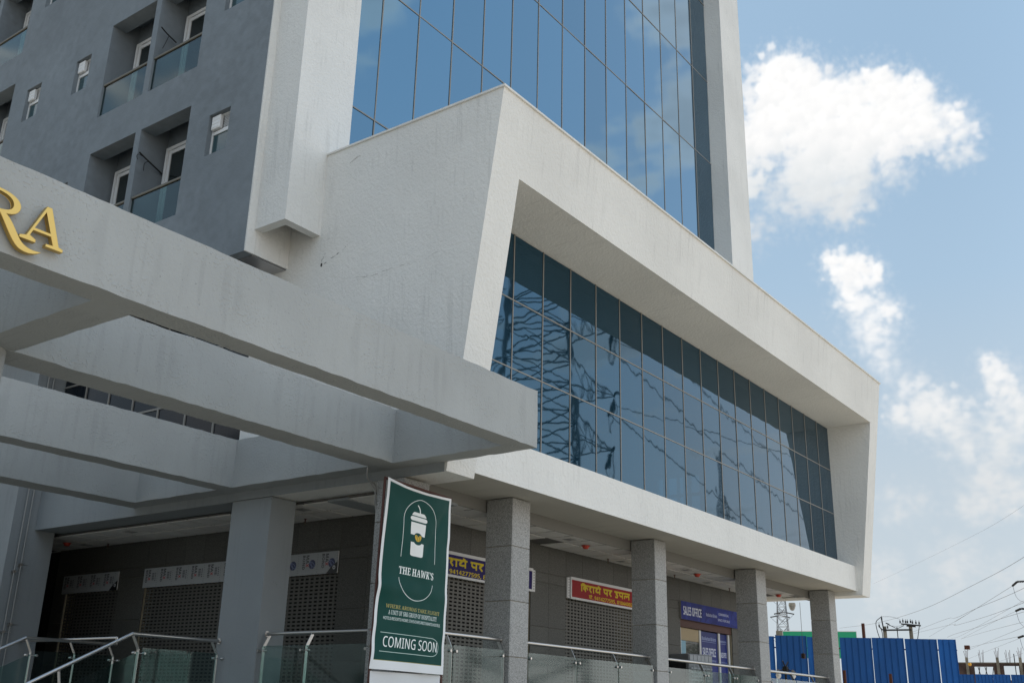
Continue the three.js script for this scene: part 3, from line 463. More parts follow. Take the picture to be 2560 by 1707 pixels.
// brass letters standing off the front beam
{
  const zL = -7.56, sh = (pts) => new THREE.Shape(pts.map((q) => new THREE.Vector2(...q)));
  const letter = (shape, label) => {
    const g = new THREE.ExtrudeGeometry(shape, { depth: 0.045, bevelEnabled: true, bevelSize: 0.003, bevelThickness: 0.003, bevelSegments: 1, curveSegments: 16 }).translate(0, 0, zL - 0.045);
    return solo('sign_letter', g, M.gold, label, 'letter', 'brass letters on the porch beam');
  };
  const A = sh([[3.862, 3.767], [3.902, 3.767], [4.012, 3.466], [4.051, 3.455], [4.05, 3.434], [3.905, 3.434], [3.907, 3.455], [3.966, 3.459], [3.937, 3.531], [3.782, 3.531], [3.762, 3.479], [3.815, 3.455], [3.815, 3.434], [3.682, 3.434], [3.684, 3.455], [3.736, 3.47]]);
  A.holes.push(new THREE.Path([[3.862, 3.718], [3.928, 3.552], [3.79, 3.552]].map((q) => new THREE.Vector2(...q))));
  letter(A, 'small brass capital A fixed near the lower edge of the porch beam');
  const R = new THREE.Shape();
  R.moveTo(3.36, 3.767); R.lineTo(3.47, 3.765); R.bezierCurveTo(3.58, 3.76, 3.65, 3.72, 3.651, 3.665); R.bezierCurveTo(3.65, 3.61, 3.6, 3.585, 3.545, 3.578);
  R.bezierCurveTo(3.6, 3.545, 3.63, 3.49, 3.665, 3.445); R.bezierCurveTo(3.705, 3.385, 3.76, 3.345, 3.876, 3.368); R.bezierCurveTo(3.82, 3.325, 3.76, 3.318, 3.7, 3.337); R.bezierCurveTo(3.63, 3.37, 3.58, 3.47, 3.5, 3.572);
  R.lineTo(3.44, 3.575); R.lineTo(3.44, 3.45); R.lineTo(3.48, 3.44); R.lineTo(3.48, 3.425); R.lineTo(3.33, 3.425); R.lineTo(3.33, 3.44); R.lineTo(3.37, 3.45); R.lineTo(3.37, 3.745); R.lineTo(3.33, 3.752); R.lineTo(3.33, 3.767); R.closePath();
  const h = new THREE.Path(); h.moveTo(3.44, 3.745); h.bezierCurveTo(3.54, 3.745, 3.592, 3.71, 3.594, 3.665); h.bezierCurveTo(3.594, 3.62, 3.55, 3.597, 3.44, 3.595); h.closePath(); R.holes.push(h);
  letter(R, 'tall brass capital R with a long curling leg at the left end');
}

// ------------------------------------------------------------------ railings of steel and glass
const yR = 1.085;
function railX(name, label, x0, x1, posts, ends) {                    // along the front, z fixed
  const zr = -10.03, zg = -9.93, p = thing('railing', label, 'railing', [(x0 + x1) / 2, 0, zg]);
  part('handrail', [bar(V(x0, yR, zr), V(x1, yR, zr), 0.03, 16), ...ends.map((x) => new THREE.CylinderGeometry(0.045, 0.045, 0.012, 20).rotateZ(Math.PI / 2).translate(x, yR, zr))], M.steel, p);
  const all = [x0 + 0.06, ...posts, x1 - 0.06];
  for (const x of all) part('post', [plate(V(x, 0.02, zg), V(x, 0.89, zg), 0.05, 0.01, V(0, 0, 1)), plate(V(x, 0.875, zg), V(x, yR - 0.02, zr), 0.05, 0.01, V(0, 0, 1))], M.steel, p);
  for (let i = 1; i < all.length; i++) part('glass_panel', [B(all[i - 1] + 0.02, all[i] - 0.02, 0.1, 0.925, zg + 0.03, zg + 0.04)], M.railGlass, p);
  for (const x of all) for (const s of [-1, 1]) { if ((s < 0 && x === all[0]) || (s > 0 && x === all.at(-1))) continue; for (const y of [0.2, 0.84]) part('glass_clamp', [bar(V(x, y, zg + 0.015), V(x + s * 0.06, y, zg + 0.015), 0.006), new THREE.CylinderGeometry(0.02, 0.02, 0.06, 14).rotateX(Math.PI / 2).translate(x + s * 0.065, y, zg + 0.035)], M.steel, p); }
  return p;
}
railX('railing', 'steel and glass railing beside the green banner, right of it', 11.38, 13.44, [12.12], [13.432]);
railX('railing', 'steel and glass railing in front of the red sign shutter', 13.93, 18.14, [15.42, 16.79], [18.132]);
railX('railing', 'steel and glass railing in front of the sales office and grey cooler', 18.6, 22.95, [20.28, 21.66], [22.942]);
railX('railing', 'steel and glass railing at the far right before the blue fence', 23.49, 27.6, [25.1, 26.4], [27.592]);
{
  const x = 11.1, xo = 11.0, za = -12.718, zb = -10.37, y = 1.065, p = thing('railing', 'steel and glass railing between the painted column and green banner', 'railing', [x, 0, -11.5]);
  part('handrail', [bar(V(x, y, za), V(x, y, zb), 0.026, 16), new THREE.CylinderGeometry(0.045, 0.045, 0.014, 20).rotateX(Math.PI / 2).translate(x, y, za)], M.steel, p);
  const all = [za + 0.07, -11.72, zb - 0.06];
  for (const z of all) { part('post', [plate(V(xo, 0.02, z), V(xo, 0.87, z), 0.05, 0.01, V(1, 0, 0)), plate(V(xo, 0.86, z), V(x, y - 0.02, z), 0.05, 0.01, V(1, 0, 0))], M.steel, p); part('glass_clamp', [-1, 1].flatMap((s) => [bar(V(xo - 0.02, 0.81, z), V(xo - 0.02, 0.81, z + s * 0.06), 0.006), new THREE.CylinderGeometry(0.02, 0.02, 0.06, 14).rotateZ(Math.PI / 2).translate(xo - 0.035, 0.81, z + s * 0.065)]), M.steel, p); }
  for (let i = 1; i < 3; i++) part('glass_panel', [B(xo - 0.045, xo - 0.035, 0.1, 0.88, all[i - 1] + 0.02, all[i] - 0.02)], M.railGlass, p);
}
function stairRail(label, z, x1, knob, back) {                        // level along x, then down the steps towards -x
  const y = 0.965, xt = 9.36, xe = 6.2, ye = y - 0.5 * (xt - xe), p = thing('stair_railing', label, 'railing', [xt, 0, z]);
  const path = [bar(V(xe, ye, z), V(xt, y, z), 0.026, 16), new THREE.SphereGeometry(0.026, 14, 10).translate(xt, y, z), bar(V(xt, y, z), V(x1, y, z), 0.026, 16)];
  if (knob) path.push(new THREE.CylinderGeometry(0.045, 0.045, 0.014, 20).rotateZ(Math.PI / 2).translate(x1, y, z));
  if (back) path.push(new THREE.SphereGeometry(0.026, 14, 10).translate(x1, y, z), bar(V(x1, y, z), V(x1, y + 0.11, z), 0.026, 14), new THREE.SphereGeometry(0.026, 14, 10).translate(x1, y + 0.11, z), bar(V(x1, y + 0.11, z), V(x1, y + 0.11, -19.49), 0.026, 14));
  part('handrail', path, M.steel, p);
  const zo = z + 0.08, posts = [xt + 0.07, x1 - 0.08, ...(back ? [10.2] : [])];
  for (const x of posts) { part('post', [plate(V(x, 0, zo), V(x, 0.76, zo), 0.05, 0.01, V(0, 0, 1)), plate(V(x, 0.75, zo), V(x - 0.06, y - 0.02, z), 0.05, 0.01, V(0, 0, 1))], M.steel, p); part('glass_clamp', [-1, 1].flatMap((s) => [bar(V(x, 0.7, zo), V(x + s * 0.08, 0.7, zo + 0.02), 0.006), new THREE.CylinderGeometry(0.018, 0.018, 0.06, 14).rotateX(Math.PI / 2).translate(x + s * 0.085, 0.7, zo + 0.03)]), M.steel, p); }
  for (const x of [8.3, 6.9]) { const d = 0.5 * (xt - x); part('post', [plate(V(x, -0.2 - d, zo), V(x, 0.72 - d, zo), 0.05, 0.01, V(0, 0, 1)), plate(V(x, 0.71 - d, zo), V(x, y - d - 0.02, z), 0.05, 0.01, V(0, 0, 1))], M.steel, p); }
  part('glass_panel', [B(xt + 0.12, x1 - 0.12, 0.08, 0.775, zo + 0.03, zo + 0.04)], M.railGlass, p);
  part('glass_panel', [prism(poly([[8.34, -0.35 - 0.53], [xt + 0.05, -0.35], [xt + 0.05, 0.72], [8.34, 0.2]]), 0.01).translate(0, 0, zo + 0.03)], M.railGlass, p);
  part('glass_panel', [prism(poly([[6.94, -0.35 - 1.22], [8.26, -0.35 - 0.56], [8.26, 0.16], [6.94, -0.5]]), 0.01).translate(0, 0, zo + 0.03)], M.railGlass, p);
  return p;
}
stairRail('bright steel stair railing nearest, sloping down from the grey painted column', -13.594, 10.92, true, false);
stairRail('darker steel stair railing farther back with a looped end', -16.4, 11.0, false, true);

// ------------------------------------------------------------------ banner on a wooden frame
{
  const p = thing('banner', 'tall green café banner reading COMING SOON hung before the corner column', 'banner', [10.85, 0, -9.6]);
  const t = canvasTex(1000, 1760, (g, w, h) => {
    g.fillStyle = '#dfe1e2'; g.fillRect(0, 0, w, h); g.fillStyle = '#013f39'; g.fillRect(34, 26, w - 68, h - 106);
    g.fillStyle = '#c9b46a'; g.fillRect(34, h - 84, w - 68, 3);
    g.strokeStyle = '#e9eeec'; g.lineWidth = 6; g.lineJoin = g.lineCap = 'round';
    g.beginPath(); g.moveTo(275, 712); g.lineTo(272, 340); g.bezierCurveTo(280, 190, 440, 100, 505, 100); g.bezierCurveTo(590, 105, 750, 170, 762, 340); g.lineTo(765, 716); g.stroke();
    g.beginPath(); g.moveTo(268, 915); g.bezierCurveTo(275, 1020, 400, 1108, 520, 1104); g.bezierCurveTo(650, 1098, 735, 1030, 748, 930); g.stroke();
    g.save(); g.translate(365 - 412 * 1.08, 167 - 225 * 0.786); g.scale(1.08, 0.786); g.fillStyle = '#e4e6e4'; g.lineWidth = 12; g.beginPath(); g.moveTo(500, 225); g.quadraticCurveTo(535, 270, 532, 330); g.stroke();
    const rr2 = (x, y, a, b, r) => { g.beginPath(); g.roundRect(x, y, a, b, r); g.fill(); };
    g.beginPath(); g.moveTo(455, 322); g.lineTo(590, 322); g.quadraticCurveTo(618, 345, 622, 368); g.lineTo(428, 368); g.quadraticCurveTo(432, 340, 455, 322); g.fill(); rr2(412, 380, 226, 56, 26);
    g.beginPath(); g.moveTo(424, 456); g.lineTo(624, 456); g.lineTo(616, 620); g.lineTo(576, 616); g.arc(524, 640, 56, -0.4, Math.PI + 0.4, true); g.lineTo(424, 616); g.closePath(); g.fill();
    g.beginPath(); g.moveTo(430, 712); g.lineTo(470, 712); g.arc(524, 672, 66, 2.5, 0.6, true); g.lineTo(612, 712); g.lineTo(604, 860); g.quadraticCurveTo(600, 884, 572, 884); g.lineTo(466, 884); g.quadraticCurveTo(440, 884, 438, 860); g.closePath(); g.fill();
    g.fillStyle = '#c7a43c'; g.beginPath(); g.ellipse(508, 655, 22, 44, -0.35, 0, 7); g.ellipse(546, 652, 22, 44, 0.35, 0, 7); g.fill(); g.strokeStyle = '#013f39'; g.lineWidth = 4; g.beginPath(); g.moveTo(498, 625); g.quadraticCurveTo(525, 655, 512, 690); g.moveTo(552, 620); g.quadraticCurveTo(535, 655, 548, 688); g.stroke(); g.restore();
    const text = (s, y, px, font, width, fill, track = 1) => { g.fillStyle = fill; g.textAlign = 'center'; g.font = `${font.includes('bold') ? 'bold ' : ''}${px}px ${font.replace('bold ', '')}`; g.save(); g.translate(512, y); g.scale(width / g.measureText(s).width, track); g.fillText(s, 0, 0); g.restore(); };
    text("THE HAWK'S", 876, 84, 'bold serif', 500, '#edf0ee', 1.15);
    text('WHERE AROMAS TAKE FLIGHT', 1206, 42, 'serif', 760, '#c9b46a', 1.1); text('A UNIT OF SRK GROUP OF HOSPITALITY', 1264, 44, 'serif', 680, '#edf0ee', 1.25); text('HOTELS/RESORTS/HOME STAYS/CAFES/RESTURANTS/HOSTELS', 1314, 32, 'sans-serif', 800, '#edf0ee', 1.2);
    g.strokeStyle = '#cfe0da'; g.lineWidth = 5; g.beginPath(); g.moveTo(96, 1432); g.lineTo(800, 1432); g.quadraticCurveTo(908, 1440, 908, 1514); g.quadraticCurveTo(908, 1596, 800, 1600); g.lineTo(96, 1600); g.stroke();
    text('COMING SOON', 1556, 104, 'sans-serif', 770, '#eef1ef', 1.25);
  });
  const nx = 44, ny = 80, g = new THREE.PlaneGeometry(1, 1, nx, ny), q = g.attributes.position, uv = g.attributes.uv;
  for (let i = 0; i < q.count; i++) {
    const u = uv.getX(i), v = uv.getY(i), sag = -0.05 * 4 * u * (1 - u) * Math.pow(v, 6);
    const x = mix(mix(10.105, 10.225, v), mix(11.565, 11.6, v), u), y = mix(mix(0.505, 2.985, v), mix(0.49, 2.925, v), u) + sag;
    const fold = 0.009 * Math.sin(u * 9 - v * 5) * v * v + 0.006 * Math.sin((u * 6 + v * 17)) * (1 - u) + 0.02 * Math.exp(-((v - 0.42) ** 2) / 0.0016) * (1 - u * 0.7) - 0.05 * Math.exp(-((u - 1 + (1 - v) * 1.1) ** 2) / 0.003) * v * v * smooth(0, 0.2, 1 - v) * 0.45 + 0.008 * (pnoise(u * 7, v * 13, 32, 400) - 0.5) * 2;
    q.setXYZ(i, x, y, -9.6 + fold + 0.03 * Math.sin(Math.PI * u));
  }
  g.computeVertexNormals();
  part('printed_sheet', g, phy({ map: t, roughness: 0.45, specularIntensity: 0.28, side: THREE.DoubleSide }), p, true);
  const low = new THREE.PlaneGeometry(1.38, 2.0, 12, 16), lq = low.attributes.position; for (let i = 0; i < lq.count; i++) lq.setXYZ(i, lq.getX(i) + 10.85, lq.getY(i) - 0.52, -9.63 + 0.012 * Math.sin(lq.getX(i) * 7 + lq.getY(i) * 2));
  low.computeVertexNormals(); part('lower_sheet', low, std({ color: C(0.62, 0.64, 0.65), roughness: 0.45, side: THREE.DoubleSide }), p, true);
  part('frame_bar', [bar(V(10.14, -1.55, -9.67), V(10.235, 2.97, -9.66), 0.019, 8)], M.brownFrame, p); part('frame_bar', [bar(V(11.6, -1.55, -9.67), V(11.625, 2.95, -9.66), 0.019, 8)], M.brownFrame, p);
  part('frame_bar', [bar(V(10.23, 2.985, -9.66), V(11.65, 2.935, -9.66), 0.019, 8)], M.brownFrame, p); part('frame_bar', [bar(V(10.2, 0.46, -9.66), V(11.6, 0.45, -9.66), 0.016, 8)], M.brownFrame, p);
  part('tie_cord', [bar(V(11.06, 1.1, -10.4), V(10.15, 0.98, -9.67), 0.006, 5)], M.red, p);
}

// ------------------------------------------------------------------ shop signs
const nag = {                                                        // Devanagari letters as strokes on a unit cell: [width, strokes..., dots]
  'कि': [1.0, [[0.12, 1.0], [0.12, 0]], [[0.12, 1.0], [0.2, 1.2], [0.42, 1.24], [0.6, 1.02]], [[0.6, 1.0], [0.6, 0]], [[0.6, 0.7], [0.42, 0.72], [0.34, 0.5], [0.46, 0.34], [0.6, 0.52], [0.74, 0.7], [0.88, 0.56], [0.84, 0.34]]],
  'रा': [0.86, [[0.18, 1.0], [0.3, 0.86], [0.24, 0.66], [0.1, 0.6]], [[0.1, 0.56], [0.38, 0.04]], [[0.66, 1.0], [0.66, 0]]],
  'र': [0.52, [[0.2, 1.0], [0.34, 0.86], [0.28, 0.66], [0.1, 0.6]], [[0.1, 0.56], [0.4, 0.04]]],
  'ये': [0.8, [[0.16, 0.98], [0.3, 0.82], [0.18, 0.66], [0.08, 0.6]], [[0.08, 0.6], [0.14, 0.36], [0.36, 0.3], [0.62, 0.4]], [[0.62, 1.0], [0.62, 0]], [[0.62, 1.0], [0.54, 1.2], [0.38, 1.26]]],
  'प': [0.72, [[0.14, 1.0], [0.14, 0.56], [0.26, 0.38], [0.54, 0.42]], [[0.54, 1.0], [0.54, 0]]],
  'उ': [0.62, [[0.14, 0.9], [0.4, 0.82], [0.38, 0.58], [0.2, 0.56]], [[0.3, 0.56], [0.48, 0.4], [0.42, 0.1], [0.12, 0.12]]],
  'ल': [0.9, [[0.12, 0.1], [0.1, 0.46], [0.24, 0.62], [0.38, 0.46], [0.38, 0.3]], [[0.38, 0.5], [0.52, 0.64], [0.72, 0.5]], [[0.74, 1.0], [0.74, 0]]],
  'मो': [1.05, [[0.16, 1.0], [0.16, 0.3], [0.1, 0.24]], [[0.16, 0.34], [0.52, 0.4]], [[0.52, 1.0], [0.52, 0]], [[0.82, 1.0], [0.82, 0]], [[0.82, 1.0], [0.74, 1.2], [0.6, 1.26]]],
};
function hindi(g, words, x, y, size, thick, wide) {                         // y is the foot of the letters, size the height to the head line
  g.lineWidth = thick; g.lineCap = 'butt'; g.lineJoin = 'round';
  for (const word of words) {
    const start = x;
    for (const s of word) { const [w, ...st] = nag[s]; for (const line of st) { g.beginPath(); line.forEach(([a, b], i) => (i ? g.lineTo(x + a * size * wide, y - b * size) : g.moveTo(x + a * size * wide, y - b * size))); g.stroke(); } x += w * size * wide; }
    g.beginPath(); g.moveTo(start, y - size); g.lineTo(x, y - size); g.stroke(); x += size * wide * 0.3;
  }
  return x;
}
function rentSign(ground, phone, x1, x2, x3) {
  return canvasTex(2048, 230, (g, w, h) => {
    g.fillStyle = ground; g.fillRect(0, 0, w, h); g.strokeStyle = g.fillStyle = '#c8b01c';
    hindi(g, [['कि', 'रा', 'ये'], ['प', 'र'], ['उ', 'प', 'ल']], x1, 130, 84, 24, 2.05);
    hindi(g, [['मो']], x2, 214, 44, 10, 1.7); g.fillRect(x2 + 86, 203, 12, 11);
    g.font = 'bold 72px sans-serif'; g.save(); g.translate(x3, 216); g.scale(1.22, 1); g.fillText(phone, 0, 0); g.restore();
  });
}
function boxSign(x0, x1, map, label, strips) {
  const z = zW + 0.05, p = thing('shop_sign', label, 'sign', [(x0 + x1) / 2, 2.4, zW]);
  const face = new THREE.PlaneGeometry(x1 - x0, 0.335).translate((x0 + x1) / 2, 2.397, z + 0.002); part('sign_face', face, phy({ map, roughness: 0.5, specularIntensity: 0.4 }), p, true);
  part('sign_frame', [B(x0 - 0.03, x1 + 0.03, 2.566, 2.62, zW + 0.001, z + 0.012), B(x0 - 0.03, x1 + 0.03, 2.19, 2.23, zW + 0.001, z + 0.012), B(x0 - 0.03, x0, 2.231, 2.565, zW + 0.001, z + 0.01), B(x1, x1 + 0.03, 2.231, 2.565, zW + 0.001, z + 0.01), B(x0, x1, 2.24, 2.56, zW + 0.001, z)], M.slotted, p);
  for (const [a, b] of strips) {
    const s = part('slotted_strip', [B(a, b, 2.2, 2.6, zW + 0.001, zW + 0.03)], M.slotted, p), hs = []; for (let k = 0; k < 7; k++) hs.push(B((a + b) / 2 + 0.004, (a + b) / 2 + 0.024, 2.24 + k * 0.052, 2.258 + k * 0.052, zW + 0.03, zW + 0.033)); part('slot', hs, M.black, s);
  }
}
boxSign(12.8, 16.44, rentSign('#1f1158', '9414277595, 8104400281', 480, 535, 664), 'purple shop sign with yellow lettering, half hidden by the green banner', [[16.47, 16.58]]);
boxSign(17.82, 21.3, rentSign('#8e1218', '9414277595, 8104400281', 200, 380, 505), 'red shop sign with yellow lettering over a perforated shutter', [[17.7, 17.785]]);
{
  const z = zW + 0.04, t = canvasTex(1600, 200, (g, w, h) => {
    g.fillStyle = '#16257c'; g.fillRect(0, 0, w, h); g.globalAlpha = 0.25; for (let i = 0; i < 26; i++) { g.fillStyle = i % 2 ? '#4a62c0' : '#0c1250'; g.beginPath(); g.ellipse(rr(0, w), rr(0, h), rr(40, 160), rr(20, 50), rr(0, 3), 0, 7); g.fill(); } g.globalAlpha = 1;
    g.fillStyle = '#dfe2e8'; g.save(); g.translate(48, 150); g.scale(0.72, 1.45); g.font = 'bold 92px sans-serif'; g.fillText('SALES OFFICE', 0, 0); g.restore();
    g.fillStyle = '#b9c0d4'; g.font = 'bold 40px serif'; g.save(); g.translate(585, 118); g.scale(0.72, 1.25); g.fillText('Manhattan Riviera', 0, 0); g.restore();
    g.font = 'bold 40px sans-serif'; g.fillText('COMMERCIAL', 900, 82); g.fillText('SPACE FOR SALE', 878, 150);
  });
  const p = thing('shop_sign', 'blue shop sign reading SALES OFFICE in white letters', 'sign', [24.2, 2.4, zW]);
  part('sign_face', new THREE.PlaneGeometry(3.55, 0.41).translate(22.53 + 1.775, 2.4, z + 0.002), phy({ map: t, roughness: 0.5, specularIntensity: 0.4 }), p, true);
  part('sign_box', [B(22.53, 26.08, 2.195, 2.605, zW + 0.001, z)], M.mullion, p);
}
function acpSign(z0, z1, globe, label, corner) {                       // protective film on cladding strips, faces -x
  const L = z1 - z0, w = Math.round(L * 420), t = canvasTex(w, 160, (g, W, h) => {
    g.fillStyle = '#a4a7aa'; g.fillRect(0, 0, W, h);
    const word = (x) => { g.save(); g.translate(x, 10); g.rotate(Math.PI / 2); g.font = 'bold 42px sans-serif'; g.fillStyle = '#1c1c22'; g.fillText('MA', 0, 0); const a = g.measureText('MA').width; g.fillStyle = '#b01c22'; g.fillText('X', a, 0); g.fillStyle = '#1c1c22'; g.font = 'bold 38px sans-serif'; g.fillText('BOND', 0, 36); g.restore(); };
    for (let x = 60, k = 0; x < W; x += 200, k++) {
      word(x);
      if (globe) { g.fillStyle = '#27305e'; g.beginPath(); g.arc(x + 66, 84, 34, 0, 7); g.fill(); g.strokeStyle = '#8f9cc8'; g.lineWidth = 3; g.beginPath(); g.ellipse(x + 66, 84, 34, 12, 0.6, 0, 7); g.moveTo(x + 40, 60); g.quadraticCurveTo(x + 70, 90, x + 60, 118); g.stroke(); }
      else { g.fillStyle = '#3a3a40'; for (let i = 0; i < 9; i++) g.fillRect(x + 50, 42 + i * 7, 30, i % 3 ? 3 : 5); for (let i = 0; i < 5; i++) g.fillRect(x + 90, 40 + i * 15, 12, 8); }
      g.fillStyle = '#303036'; for (let i = 0; i < 8; i++) { g.fillRect(x + 118, 12 + i * 18, 4, 6); }
    }
    if (corner) { g.fillStyle = '#17171a'; g.beginPath(); g.moveTo(W, 75); g.lineTo(W, h); g.lineTo(W - 110, h); g.lineTo(W - 60, 110); g.closePath(); g.fill(); g.fillStyle = '#b9bbbe'; g.beginPath(); g.arc(W - 34, 118, 15, 0, 7); g.fill(); g.fillStyle = '#17171a'; g.fillRect(W - 42, 115, 16, 5); }
  });
  const p = thing('cladding_board', label, 'sign board', [xW, 2.36, (z0 + z1) / 2], undefined);
  part('printed_film', new THREE.PlaneGeometry(L, 0.37).rotateY(-Math.PI / 2).translate(xW - 0.022, 2.365, (z0 + z1) / 2), std({ map: t, roughness: 0.4 }), p, true);
  part('board', [B(xW - 0.02, xW - 0.001, 2.18, 2.55, z0, z1)], M.slotted, p);
}
acpSign(-15.3, -12.955, true, 'white film-covered cladding board with blue globes, right of the painted column', true);
acpSign(-18.34, -15.45, false, 'white film-covered cladding board with red crosses, left of the painted column', false);
acpSign(-21.17, -19.2, false, 'dim film-covered cladding board farthest left, with a black corner', true);

// ------------------------------------------------------------------ small fixtures
function detector(x, z, label) { const d = thing('fire_sounder', label, 'detector', [x, yC, z], 'red fire sounders on the ceiling'); part('sounder_cup', [new THREE.LatheGeometry([[0, -0.075], [0.045, -0.07], [0.065, -0.04], [0.06, -0.03], [0.085, -0.018], [0.085, -0.012]].map((q) => new THREE.Vector2(...q)), 20).translate(x, yC, z)], M.red, d); part('mount', [new THREE.CylinderGeometry(0.05, 0.05, 0.012, 16).translate(x, yC - 0.006, z)], M.vent, d); }
detector(17.14, -10.8, 'red fire sounder beside the missing ceiling tile above the red sign'); detector(21.83, -10.78, 'red fire sounder on the ceiling above the sales office sign'); detector(26.42, -10.75, 'red fire sounder nearest the far end of the verandah'); detector(12.0, -20.1, 'dim red fire sounder on the dark ceiling at far left');
function sprinkler(x, z, label) { const s = thing('sprinkler', label, 'sprinkler', [x, yC, z], 'ceiling sprinklers'); part('pipe_stub', [bar(V(x, yC - 0.002, z), V(x, yC - 0.07, z), 0.011, 8), new THREE.CylinderGeometry(0.028, 0.028, 0.006, 12).translate(x, yC - 0.005, z)], M.rust, s); part('deflector', [new THREE.CylinderGeometry(0.032, 0.026, 0.005, 12).translate(x, yC - 0.1, z), bar(V(x - 0.016, yC - 0.07, z), V(x - 0.008, yC - 0.1, z), 0.004), bar(V(x + 0.016, yC - 0.07, z), V(x + 0.008, yC - 0.1, z), 0.004)], M.bronze, s); }
sprinkler(18.9, -11.36, 'ceiling sprinkler above the red shop sign'); sprinkler(21.79, -11.33, 'ceiling sprinkler just right of the second granite column'); sprinkler(24.65, -11.3, 'ceiling sprinkler above the blue sales office sign'); sprinkler(12.43, -13.55, 'ceiling sprinkler beside the grey painted column'); sprinkler(12.5, -19.42, 'ceiling sprinkler in the dark far left bay');
{
  const p = thing('dome_camera', 'white dome camera under the far end of the soffit', 'camera', [28.2, 3.05, -11.1]); part('housing', [new THREE.CylinderGeometry(0.085, 0.1, 0.08, 24).translate(28.2, 3.02, -11.1)], M.whitePaint, p); part('dome', [new THREE.SphereGeometry(0.085, 24, 14, 0, 7, Math.PI / 2, Math.PI / 2).scale(1, 1.5, 1).translate(28.2, 2.98, -11.1)], M.slotted, p);
  const h = thing('hanging_wire', 'thin wire with a brick-like weight hanging from the soffit end', 'wire', [28.15, 3.06, -10.86]); part('wire', [bar(V(28.15, 3.06, -10.86), V(28.17, 1.72, -10.86), 0.006, 5)], M.wire, h); part('weight', [RB(28.09, 28.23, 1.6, 1.73, -10.9, -10.82, 0.012)], M.brick, h);
}
solo('conduit', [tube([V(10.6, 3.28, -10.36), V(10.62, 3.13, -10.37), V(10.72, 3.07, -10.38), V(10.8, 3.0, -10.38), V(10.82, 2.82, -10.375), V(10.84, 2.7, -10.37)], 0.012, 8, 40), tube([V(10.66, 3.1, -10.38), V(10.79, 3.07, -10.38), V(10.825, 2.97, -10.38)], 0.01, 8, 20)], M.vent, 'bent pale conduit behind the green banner at the column top', 'conduit');
solo('cable_bundle', [tube([V(10.56, 9.85, -16.5), V(10.35, 9.9, -16.46), V(10.12, 9.98, -16.45), V(9.98, 10.05, -16.46)], 0.016, 6, 24), tube([V(10.2, 9.95, -16.46), V(10.1, 9.85, -16.42), V(10.09, 9.68, -16.4)], 0.008, 5, 16), tube([V(10.05, 10.0, -16.46), V(9.95, 9.98, -16.42), V(9.9, 9.92, -16.4), V(9.94, 9.86, -16.42)], 0.007, 5, 16)], M.black, 'black cables poking out of the lower balcony side wall', 'cables');
solo('cable_bundle', [tube([V(10.4, 12.8, -16.46), V(10.15, 12.86, -16.44), V(9.98, 12.9, -16.4)], 0.014, 6, 16), tube([V(10.2, 12.84, -16.44), V(10.12, 12.6, -16.4), V(10.05, 12.42, -16.36)], 0.007, 5, 16)], M.black, 'black cables hanging in the upper balcony opening', 'cables');
{
  const a = 21.55, z = -10.95, p = thing('air_cooler', 'grey metal air cooler with louvred front before the sales office', 'cooler', [a, 0.02, z]);
  const at = (g) => g.rotateY(-0.18).translate(a, 0, z);
  part('cabinet', [at(RB(-0.42, 0.42, 0.35, 1.33, -0.36, 0.36, 0.03)), at(B(-0.4, -0.34, 0.02, 0.35, -0.34, -0.28)), at(B(0.34, 0.4, 0.02, 0.35, 0.28, 0.34)), at(B(-0.4, -0.34, 0.02, 0.35, 0.28, 0.34)), at(B(0.34, 0.4, 0.02, 0.35, -0.34, -0.28))], M.cooler, p);
  for (let k = 0; k < 6; k++) part('top_panel', at(RB(-0.4 + k * 0.134, -0.28 + k * 0.134, 1.14, 1.3, 0.36, 0.375, 0.004)), M.coolerLight, p);
  for (let k = 0; k < 8; k++) part('louvre', at(B(-0.38, 0.38, 0.45 + k * 0.08, 0.485 + k * 0.08, 0.36, 0.385)), M.coolerLight, p);
  for (let k = 0; k < 5; k++) part('grille_bar', at(B(-0.3 + k * 0.15, -0.288 + k * 0.15, 0.42, 1.1, 0.386, 0.394)), M.coolerLight, p);
  part('side_pad', [at(B(-0.43, -0.42, 0.5, 1.2, -0.28, 0.28))], M.black, p);
}
